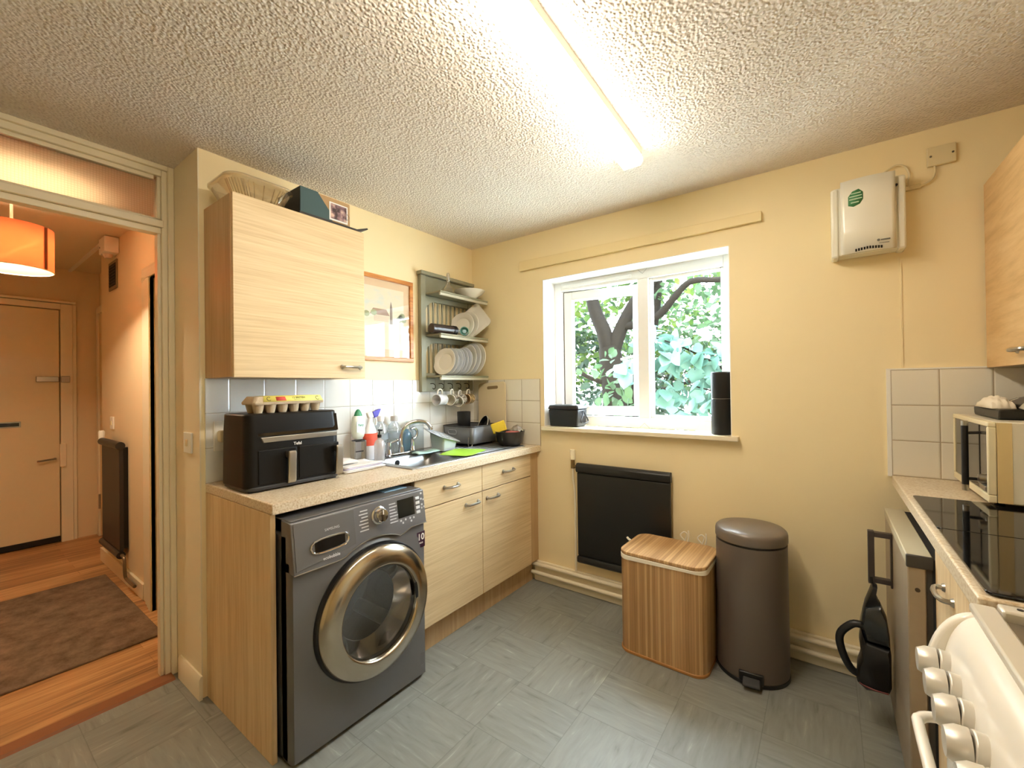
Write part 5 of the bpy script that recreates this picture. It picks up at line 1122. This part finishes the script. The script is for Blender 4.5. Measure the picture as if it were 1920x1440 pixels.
rw = part('worktop', B().box((2.378, -1.300, .872), (2.979, -.0112, .91)), M['worktop'], bev=.004, seg=3); tag(rw, 'beige worktop under the microwave on the right', 'worktop')
bc = thing('base_cabinet', 'oak effect base cupboard between the fridge and the cooker', 'cabinet', (2.68, -1.0, 0))
part('carcass', B().box((2.425, -1.298, .14), (2.95, -.728, .868)), M['oakc'], bc)
do = part('door', B().box((2.404, -1.296, .142), (2.422, -.730, .866)), M['oakv'], bc, bev=.0015)
part('handle', bow_handle(B(), (2.404, -.90, .760), out='-x', L=.10), M['nickel'], do)
part('plinth', B().box((2.45, -1.298, .001), (2.468, -.728, .14)), M['oakd'], bc)
M['hobglass'] = mat('black glass', '0c0c0c', .05, coat=.0)
for (y0, y1, lab) in ((-.852, -.440, 'black glass worktop saver panel nearest the microwave'), (-1.288, -.856, 'black glass worktop saver panel nearest the cooker')):
    t = thing('glass_worktop_saver', lab, 'worktop saver', (2.63, (y0+y1)/2, .91), 0, 'black glass panels on the right worktop')
    part('glass_panel', B().prism(rrect(2.392, y0, 2.90, y1, .012), 'z', .9135, .9185), M['hobglass'], t, bev=.001)
    for x in (2.42, 2.87):
        for y in (y0+.03, y1-.03): part('rubber_foot', B().cyl((x, y, .9102), (x, y, .9136), .008), M['rubber'], t)
# microwave
M['mwcream'] = mat('cream enamel', 'e6d9b4', .35)
mw = thing('microwave', 'cream microwave oven on the right worktop', 'microwave', (2.76, -.265, .9105))
mx0, mx1, my0, my1, mz0, mz1 = 2.562, 2.955, -.487, -.035, .928, 1.180
part('casing', B().box((mx0+.02, my0, mz0), (mx1, my1, mz1)), mat('pale grey enamel', 'dcd3bb', .35), mw, bev=.004)
fr = B(); fr.box((mx0, my0, mz0), (mx0+.0195, my1, mz0+.024)); fr.box((mx0, my0, mz1-.016), (mx0+.0195, my1, mz1)); fr.box((mx0, my0, mz0+.024), (mx0+.0195, my0+.014, mz1-.016)); fr.box((mx0, my1-.014, mz0+.024), (mx0+.0195, my1, mz1-.016))
part('front_frame', fr, M['mwcream'], mw, bev=.003)
part('side_band', B().box((mx0+.02, my0-.0012, mz0+.002), (mx0+.052, my0, mz1-.002)), mat('yellowed band', 'd9bf88', .4), mw)
part('door_window', B().box((mx0+.004, -.372, mz0+.025), (mx0+.018, my1-.0145, mz1-.017)), mat('smoked oven window', '2a2723', .08), mw)
part('fascia', B().box((mx0+.006, my0+.0145, mz0+.025), (mx0+.018, -.373, mz1-.017)), mat('grey fascia', '5d564b', .2), mw)
part('door_handle', B().cyl((mx0-.032, -.388, mz0+.035), (mx0-.032, -.388, mz1-.02), .009).cyl((mx0-.032, -.388, mz1-.045), (mx0+.006, -.388, mz1-.042), .005).cyl((mx0-.032, -.388, mz0+.055), (mx0+.006, -.388, mz0+.055), .005), M['black'], mw)
part('handle_end', B().cyl((mx0-.032, -.388, mz1-.02), (mx0-.032, -.388, mz1-.004), .009), M['nickel'], mw); part('handle_end', B().cyl((mx0-.032, -.388, mz0+.035), (mx0-.032, -.388, mz0+.015), .0088), M['nickel'], mw)
part('timer_knob', B().cyl((mx0+.006, -.43, mz0+.065), (mx0-.010, -.43, mz0+.065), .016, .014), M['nickel'], mw)
part('push_button', B().box((mx0-.002, -.462, mz0+.03), (mx0+.007, -.40, mz0+.046)), M['nickel'], mw, bev=.002)
for x in (2.60, 2.92):
    for y in (my0+.068, my1-.04): part('foot', B().cyl((x, y, .9105), (x, y, mz0+.001), .012), M['black'], mw)
part('side_screw', B().cyl((2.675, my0-.0005, .955), (2.675, my0-.004, .955), .006), M['chrome'], mw)
t = part('grill_tray', B().prism([(-.37, 1.1815), (-.10, 1.1815), (-.09, 1.19), (-.085, 1.212), (-.09, 1.214), (-.38, 1.214), (-.385, 1.212), (-.38, 1.19)], 'x', 2.610, 2.93), mat('black roasting tray', '16150f', .35), bev=.008, seg=3); tag(t, 'black roasting tray on top of the microwave', 'tray')
b = B(); b.grid(16, 14, lambda u, v: V((2.605+.06*u, -.33+.2*v, 1.2150+.040*(sin(pi*min(1, max(0, u)))**.4)*(sin(pi*v)**.4) + .004*sin(23*u)*sin(15*v))))
t = part('bread_bag', b, mat('crumpled white paper', 'eadfca', .8), solid=.002); tag(t, 'crumpled white paper bag on the black roasting tray', 'bag')
t = part('oven_glove', B().grid(14, 10, lambda u, v: V((2.667+.21*u, -.382+.27*v, 1.2145+.046*sin(pi*u)**.4*sin(pi*v)**.4+.003*sin(19*u+7*v)))), vpat('dark and pale cloth', '2a2620', 'b9ae98', 9), solid=.003); tag(t, 'dark patterned oven glove on the black roasting tray', 'oven glove')
# wall cupboard on the right
ru = thing('wall_cupboard', 'oak effect wall cupboard above the microwave', 'cabinet', (2.82, -.35, 1.36))
part('carcass', B().box((2.682, -.64, 1.362), (2.972, -.012, 2.070)), M['oakd'], ru)
do = part('door', B().box((2.662, -.638, 1.360), (2.680, -.014, 2.072)), wood('right door oak', 'c09a66', 'd2ad79', 'dcbb8a', (60, 3.5, 30), .45), ru, bev=.0015)
part('handle', bow_handle(B(), (2.662, -.40, 1.408), out='-x', L=.096), M['nickel'], do)

# ---- cooker
M['enamel'] = mat('white cooker enamel', 'f1ece0', .2, coat=.3)
M['knobwhite'] = mat('silvery white knob', 'd9d5cb', .3, .25)
ck = thing('cooker', 'white freestanding electric cooker at the right front', 'cooker', (2.66, -1.6, 0))
cy0, cy1 = -1.865, -1.306
part('body', B().box((2.352, cy0, .03), (2.95, cy1, .742)).box((2.378, cy0, .742), (2.95, cy1, .882)), M['enamel'], ck, bev=.004)
prof = [(2.376-.074*sin(a), .744+.140*cos(a)) for a in [pi/2*k/16 for k in range(17)]] + [(2.376, .744)]
part('end_cheek', B().prism(prof, 'y', cy1-.022, cy1), M['enamel'], ck, bev=.006, seg=3)
part('end_cheek', B().prism(prof, 'y', cy0, cy0+.022), M['enamel'], ck, bev=.006, seg=3)
pf = [(2.376-.053*sin(a), .750+.134*cos(a)) for a in [pi/2*k/16 for k in range(17)]] + [(2.376, .750)]
part('control_panel', B().prism(pf, 'y', cy0+.022, cy1-.022), M['enamel'], ck, bev=.003)
hob = B(); hob.box((2.365, cy0, .884), (2.40, cy1, .900)); hob.box((2.90, cy0, .884), (2.95, cy1, .905)); hob.box((2.40, cy1-.035, .884), (2.90, cy1, .908)); hob.box((2.40, cy0, .884), (2.90, cy0+.03, .908))
part('hob_rim', hob, mat('worn white rim', 'd8d2c4', .3, .2), ck, bev=.004)
part('hob_plate', B().box((2.402, cy0+.03, .8835), (2.90, cy1-.036, .890)), mat('stained hob plate', '7d7466', .35, .4, noise=.35, nscale=14), ck)
part('rim_screw', B().cyl((2.425, cy1-.017, .908), (2.425, cy1-.017, .9095), .004), M['charcoal'], ck)
for x, y, r in ((2.52, -1.445, .075), (2.52, -1.70, .09), (2.76, -1.445, .09), (2.76, -1.70, .075)):
    rg = part('hob_ring', B().lathe([(r+.014, .890), (r+.012, .896), (r, .897), (r-.002, .892)], 40, (x, y, 0), cap=False), mat('burnt ring trim', '6f604c', .3, .7), ck)
    part('heating_plate', B().lathe([(r-.002, .892), (r-.004, .900), (.02, .901), (0, .899)], 40, (x, y, 0), cap=False), mat('dark hotplate', '2b2825', .5), rg)
ax = V((-.985, 0, .17)).normalized()
for k in range(5):
    y = -1.362-.0755*k; c0 = V((2.332, y, .792))
    kb = part('control_knob', B().cyl(c0, c0+ax*.020, .0265, .026, 28), M['knobwhite'], ck, bev=.002)
    b = B(); Mk = basis(c0+ax*.020, (0, -1, 0), (0, 0, 1)); 
    q = B().mark(); q.lathe([(.0255, 0), (.025, .014), (.019, .026), (0, .027)], 28); q.xf(Mk if (Mk.to_3x3() @ V((0, 0, 1))).dot(ax) > 0 else basis(c0+ax*.020, (0, 1, 0), (0, 0, 1)))
    part('knob_cap', q, M['knobwhite'], kb)
    part('knob_gap_shade', B().cyl(c0-ax*.001, c0+ax*.002, .0285, seg=28), M['charcoal'], kb)  # dark disc stands in for the shadow ring behind each knob
part('grill_door', B().box((2.330, cy0+.012, .50), (2.351, cy1-.012, .735)), M['enamel'], ck, bev=.004)
part('oven_door', B().box((2.330, cy0+.012, .06), (2.351, cy1-.012, .492)), M['enamel'], ck, bev=.004)
part('oven_window', B().box((2.3285, cy0+.09, .15), (2.3299, cy1-.09, .42)), M['blackgloss'], ck)
part('door_handle', B().tube([(2.331, -1.405, .722), (2.300, -1.410, .722), (2.281, -1.425, .721), (2.277, -1.46, .720), (2.277, -1.72, .720), (2.281, -1.745, .721), (2.300, -1.76, .722), (2.331, -1.765, .722)], .0085, 10, smooth=3), M['enamel'], ck)
part('kick_plate', B().box((2.38, cy0, .0), (2.40, cy1, .05)), M['black'], ck)

# ================================================================== switches, hall furnishings
t = thing('light_switch', 'white light switch on the wall end beside the doorway', 'light switch', (-.12, -1.763, 1.08))
part('switch_plate', B().box((-.165, -1.771, 1.035), (-.078, -1.7622, 1.125)), M['white'], t, bev=.002)
part('rocker', B().box((-.130, -1.776, 1.065), (-.113, -1.771, 1.095)), M['cream'], t, bev=.001)

t = thing('hall_rug', 'dark brown rug on the laminate hall floor', 'rug', (-1.36, -2.2, 0))
part('rug', B().box((-2.0, -2.75, .0008), (-.735, -1.70, .012)), carpet(), t, bev=.004)

t = thing('pendant_lamp', 'orange drum pendant lamp hanging in the hall', 'pendant lamp', (-1.2, -2.183, 2.16))
pcx, pcy = -1.2, -2.19
M['shade'] = translucent('orange shade fabric', 'e39a74', .45, .9)
part('lamp_shade', B().lathe([(.150, 1.945), (.150, 2.165)], 48, (pcx, pcy, 0), cap=False), M['shade'], t, solid=.002)
part('shade_seam', B().box((pcx+.104, pcy+.098, 1.947), (pcx+.110, pcy+.114, 2.163)), mat('brown seam', '8a4f2e', .8), t)
part('shade_rim', B().tube([(pcx+.150*cos(a), pcy+.150*sin(a), 1.945) for a in [2*pi*k/48 for k in range(48)]], .003, 6, closed=True), mat('pale rim', 'f2dfb8', .6), t)
part('cord', B().tube([(pcx, pcy, 2.095), (pcx, pcy, 2.40)], .006, 8), M['white'], t)
part('ceiling_rose', B().lathe([(.045, 2.40), (.042, 2.378), (.012, 2.37), (0, 2.37)], 24, (pcx, pcy, 0)), M['white'], t)
part('lamp_holder', B().cyl((pcx, pcy, 2.095), (pcx, pcy, 2.145), .02), M['white'], t)
part('spider', B().tube([(pcx-.149, pcy, 2.15), (pcx+.149, pcy, 2.15)], .002, 6).tube([(pcx, pcy-.149, 2.15), (pcx, pcy+.149, 2.15)], .002, 6), M['white'], t)
part('bulb', B().lathe([(.012, 2.095), (.016, 2.08), (.030, 2.05), (.030, 2.03), (.018, 2.008), (0, 2.003)], 20, (pcx, pcy, 0)), emit('warm bulb', (1, .75, .45), 60), t)

t = thing('hall_radiator', 'dark narrow radiator on the hall side wall', 'radiator', (-1.9, -1.66, .2))
part('front_panel', B().box((-2.14, -1.690, .24), (-1.662, -1.668, .92)), mat('brown black radiator', '2e2824', .45), t, bev=.003)
part('top_rail', B().cyl((-2.15, -1.685, .945), (-1.655, -1.685, .945), .026), mat('brown black rail', '2a2521', .4), t)
part('bottom_rail', B().cyl((-2.15, -1.685, .215), (-1.655, -1.685, .215), .024), mat('brown black rail two', '2a2521', .4), t)
part('bracket', B().box((-1.71, -1.668, .25), (-1.68, -1.641, .93)), M['black'], t); part('bracket', B().box((-2.1, -1.668, .25), (-2.07, -1.641, .93)), M['black'], t)
part('pipe', B().tube([(-1.655, -1.682, .215), (-1.60, -1.68, .20), (-1.585, -1.68, .10), (-1.56, -1.675, .075), (-1.40, -1.672, .07)], .010, 8, smooth=4), mat('dull pipe', '7d6a50', .4, .5), t)
part('valve', B().lathe([(0, 0), (.018, 0), (.02, .05), (.014, .062), (0, .064)], 16, (-2.17, -1.685, .96)), M['white'], t)

t = thing('sensor_box', 'white sensor box on the hall wall at the ceiling', 'sensor box', (-1.93, -1.68, 2.3))
part('housing', B().box((-2.02, -1.72, 2.285), (-1.86, -1.641, 2.395)), M['white'], t, bev=.006)
part('sensor', B().lathe([(0, -.03), (.02, -.026), (.028, -.01), (.03, 0), (0, 0)], 20, (-1.95, -1.685, 2.285)), mat('sensor lens', 'd8c7b5', .3), t)
part('indicator', B().cyl((-1.985, -1.7205, 2.33), (-1.985, -1.722, 2.33), .006), M['black'], t)
o = part('surface_trunking', B().box((-3.28, -1.70, 2.382), (-2.03, -1.68, 2.399)), M['white']); tag(o, 'thin white cable trunking on the hall ceiling', 'trunking')
t = thing('air_vent', 'dark square air vent high on the hall wall', 'vent', (-2.02, -1.645, 2.15))
part('frame', B().box((-2.135, -1.648, 2.052), (-1.905, -1.6405, 2.258)), mat('vent frame', '8a7556', .5), t, bev=.002)
part('opening', B().box((-2.11, -1.6495, 2.075), (-1.93, -1.648, 2.235)), mat('vent dark', '1f1a17', .8), t)
sl_ = B()
for k in range(7): sl_.box((-2.11, -1.652, 2.085+.022*k), (-1.93, -1.6495, 2.091+.022*k))
part('louvre', sl_, mat('vent louvre', '3a322b', .6), t)
t = thing('hall_switch', 'white rocker switch on the hall wall above the radiator', 'light switch', (-2.07, -1.645, 1.08))
part('switch_plate', B().box((-2.11, -1.650, 1.035), (-2.03, -1.6405, 1.125)), M['white'], t, bev=.002)
part('rocker', B().box((-2.08, -1.655, 1.065), (-2.06, -1.650, 1.095)), M['cream'], t)
t = thing('coat_hook', 'small metal coat hook on the recess wall beside the front door', 'hook', (-2.47, -1.53, 1.75))
part('hook', B().tube([(-2.47, -1.531, 1.80), (-2.47, -1.55, 1.79), (-2.47, -1.57, 1.76), (-2.47, -1.58, 1.78)], .006, 8, smooth=3).box((-2.485, -1.533, 1.74), (-2.455, -1.530, 1.82)), M['nickel'], t)

# ================================================================== ceiling light
cl = thing('batten_light', 'long fluorescent batten light on the ceiling', 'ceiling light', (1.48, -1.33, HC))
ly0, ly1 = -2.12, -.585; lx = 1.472
Ml = Matrix.Translation((lx, ly1, 0)) @ Matrix.Rotation(radians(1.6), 4, 'Z') @ Matrix.Translation((-lx, -ly1, 0))
b = B().mark(); b.prism([(lx-.047, HC-.0005), (lx-.047, HC-.034), (lx+.047, HC-.034), (lx+.047, HC-.0005)], 'y', ly0, ly1-.012); b.xf(Ml); part('base_tray', b, M['white'], cl)
DP = [(lx-.0465, HC-.0345), (lx-.048, HC-.055), (lx-.036, HC-.072), (lx+.036, HC-.072), (lx+.048, HC-.055), (lx+.0465, HC-.0345)]
b = B().mark(); b.prism(DP, 'y', ly0+.012, ly1-.014); b.xf(Ml); part('diffuser', b, emit('fluorescent diffuser', (1, .87, .71), LAMP), cl, ang=20)
for y0, y1 in ((ly1-.013, ly1), (ly0, ly0+.011)):
    b = B().mark(); b.prism([(lx+(p[0]-lx)*1.04, p[1]-.0012 if p[1] < HC-.03 else p[1]) for p in DP], 'y', y0, y1); b.xf(Ml); part('end_cap', b, translucent('ivory end cap', (.92, .88, .66), .6, .4), cl, bev=.002)

# ================================================================== outside the window
random.seed(11)
bark = mat('tree bark', '17130f', .9, spec=.1, noise=.35, nscale=14, bump=.8, bscale=22)
tr = thing('tree', 'leafy tree with a forked trunk close outside the window', 'tree', (.08, 2.6, -3.2))
part('trunk', B().tube([(.10, 2.62, -3.2), (.09, 2.6, -1.0), (.06, 2.6, .6), (.045, 2.6, 1.1), (.0, 2.6, 1.6), (-.03, 2.6, 1.78)], lambda t_: .19-.06*t_, 16, smooth=5), bark, tr, ang=80)
part('bough', B().tube([(-.03, 2.6, 1.70), (-.09, 2.59, 1.98), (-.20, 2.58, 2.25), (-.27, 2.57, 2.55), (-.42, 2.5, 3.1), (-.5, 2.4, 3.7)], lambda t_: .105-.05*t_, 12, smooth=5), bark, tr, ang=80)
part('bough', B().tube([(-.02, 2.6, 1.62), (.06, 2.62, 1.86), (.14, 2.64, 2.06), (.30, 2.66, 2.34), (.62, 2.7, 2.75), (.9, 2.7, 3.3)], lambda t_: .10-.05*t_, 12, smooth=5), bark, tr, ang=80)
part('branch', B().tube([(.15, 2.63, 2.03), (.40, 2.66, 2.06), (.60, 2.66, 2.15), (.76, 2.62, 2.30), (.96, 2.60, 2.46), (1.35, 2.55, 2.43), (1.9, 2.5, 2.62)], lambda t_: .055-.03*t_, 10, smooth=5), bark, tr, ang=80)
part('branch', B().tube([(.02, 2.58, 1.32), (-.18, 2.5, 1.38), (-.38, 2.42, 1.50), (-.6, 2.3, 1.72)], lambda t_: .035-.02*t_, 8, smooth=4), bark, tr, ang=80)
part('branch', B().tube([(.28, 2.75, 1.05), (.55, 2.6, 1.22), (.82, 2.5, 1.30), (1.1, 2.4, 1.38)], lambda t_: .03-.016*t_, 8, smooth=4), bark, tr, ang=80)
t2 = thing('tree', 'second slimmer tree trunk just right of the forked trunk outside', 'tree', (.30, 2.75, -3.2))
part('trunk', B().tube([(.34, 2.8, -3.2), (.30, 2.78, -.5), (.25, 2.75, .8), (.27, 2.75, 1.15), (.32, 2.76, 1.5), (.42, 2.8, 1.9), (.50, 2.85, 2.6), (.5, 2.9, 3.6)], lambda t_: .11-.05*t_, 12, smooth=5), bark, t2, ang=80)
def leaves(name, parent, mt, n, pos, size, droop=.5, ratio=.62):
    b = B()
    for _ in range(n):
        c = pos()
        if c is None: continue
        L_ = size*random.uniform(.65, 1.25); W = L_*ratio
        R_ = Euler((random.gauss(-droop, .5), random.gauss(0, .5), random.uniform(0, 2*pi))).to_matrix()
        P = [(0, 0, 0), (W*.42, L_*.25, .06*L_), (W*.5, L_*.55, .08*L_), (W*.25, L_*.85, .02*L_), (0, L_, -.06*L_), (-W*.25, L_*.85, .02*L_), (-W*.5, L_*.55, .08*L_), (-W*.42, L_*.25, .06*L_), (0, L_*.5, 0)]
        b.add([c + R_ @ V(p) for p in P], [(0, 1, 2, 8), (8, 2, 3, 4), (0, 8, 6, 7), (8, 4, 5, 6)])
    return part(name, b, mt, parent, kind='stuff', ang=80)
def cluster(cs, sp):
    def f():
        c = random.choice(cs); return V((random.gauss(c[0], sp), random.gauss(c[1], sp), random.gauss(c[2], sp*.8)))
    return f
def pick(n, x0, x1, y0, y1, z0, z1):
    return [(random.uniform(x0, x1), random.uniform(y0, y1), random.uniform(z0, z1)) for _ in range(n)]
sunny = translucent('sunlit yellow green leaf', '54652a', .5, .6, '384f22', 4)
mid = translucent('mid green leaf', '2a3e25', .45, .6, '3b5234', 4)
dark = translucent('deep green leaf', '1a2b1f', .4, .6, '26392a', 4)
teal = translucent('broad blue green leaf', '3c5a50', .4, .5, '4f6f65', 3)
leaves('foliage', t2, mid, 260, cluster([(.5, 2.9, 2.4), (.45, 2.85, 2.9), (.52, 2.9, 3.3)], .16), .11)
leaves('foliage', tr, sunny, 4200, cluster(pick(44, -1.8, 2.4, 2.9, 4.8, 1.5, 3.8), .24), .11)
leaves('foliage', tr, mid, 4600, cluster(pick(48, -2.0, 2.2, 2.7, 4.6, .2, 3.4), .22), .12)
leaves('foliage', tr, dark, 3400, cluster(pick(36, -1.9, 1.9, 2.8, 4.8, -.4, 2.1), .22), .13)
t3 = thing('broadleaf_branch', 'broad blue green leaves of a nearer branch outside the right pane', 'branch', (1.2, 1.7, 1.2))
part('stem', B().tube([(1.9, 2.2, .8), (1.5, 1.9, 1.35), (1.15, 1.72, 1.62), (.8, 1.66, 1.78)], lambda t_: .014-.009*t_, 7, smooth=5), bark, t3)
part('stem', B().tube([(1.9, 2.2, .8), (1.55, 1.95, 1.15), (1.2, 1.8, 1.28), (.85, 1.7, 1.40)], lambda t_: .012-.008*t_, 7, smooth=5), bark, t3)
leaves('foliage', t3, teal, 240, cluster([(1.35, 1.8, 1.5), (1.1, 1.72, 1.62), (.9, 1.68, 1.72), (1.45, 1.9, 1.3), (1.15, 1.8, 1.26), (1.0, 1.75, 1.12), (1.5, 1.95, 1.62), (1.3, 1.85, 1.05), (.7, 1.75, 1.5)], .12), .155, .9, .8)
leaves('foliage', t3, mid, 90, cluster([(.4, 1.9, 1.25), (.25, 2.0, 1.55), (.6, 1.9, .95), (.15, 2.1, 1.0)], .14), .12, .9, .75)
struct('ground_outside', B().box((-25, .4, -3.3), (25, 45, -3.2)), mat('pale paving outside', 'b9bab2', .8, noise=.1, nscale=2))
struct('wall_outside', B().box((-6, .28, -3.3), (-.36, .32, 5)).box((3.1, .28, -3.3), (8, .32, 5)), mat('outside brick', '9a8a78', .8))

# ================================================================== light and camera
def lamp(name, kind, loc, energy, color, **k):
    l = bpy.data.lights.new(name, kind); l.energy = energy; l.color = color
    for a, v in k.items(): setattr(l, a, v)
    o = bpy.data.objects.new(name, l); COL.objects.link(o); o.location = loc; return o
lamp('pendant_glow', 'POINT', (pcx, pcy, 2.03), HALL, (1, .80, .55), shadow_soft_size=.04)
sun = lamp('sun', 'SUN', (0, 10, 8), SUN, (1, .95, .86), angle=radians(3)); sun.rotation_euler = Euler((radians(-52), 0, radians(20)))
W = bpy.data.worlds.new('World'); S.world = W; W.use_nodes = True
W.node_tree.nodes['Background'].inputs['Color'].default_value = (.76, .88, 1, 1); W.node_tree.nodes['Background'].inputs['Strength'].default_value = SKY
cam = bpy.data.cameras.new('Camera'); co = bpy.data.objects.new('Camera', cam); COL.objects.link(co); S.camera = co
cam.sensor_width = 36; cam.sensor_fit = 'HORIZONTAL'; cam.lens = 804.05/1920*36; cam.clip_start = .02; cam.clip_end = 200
yaw, pitch, roll = .6322, .0058, -.0126
Fv = V((-sin(yaw)*cos(pitch), cos(yaw)*cos(pitch), sin(pitch))); Rv = V((cos(yaw), sin(yaw), 0)); Uv = Rv.cross(Fv)
R2 = Rv*cos(roll)+Uv*sin(roll); U2 = -Rv*sin(roll)+Uv*cos(roll)
Mx = Matrix((R2, U2, -Fv)).transposed().to_4x4(); Mx.translation = (2.1571, -2.4491, 1.31); co.matrix_world = Mx
S.view_settings.view_transform = 'Standard'; S.view_settings.look = 'None'; S.view_settings.gamma = 1; S.view_settings.use_curve_mapping = False
S.view_settings.exposure = EXPO
S.cycles.max_bounces = 10; S.cycles.diffuse_bounces = 6; S.cycles.transparent_max_bounces = 24; S.cycles.sample_clamp_indirect = 8; S.cycles.caustics_reflective = False; S.cycles.caustics_refractive = False
S.cycles.use_denoising = True
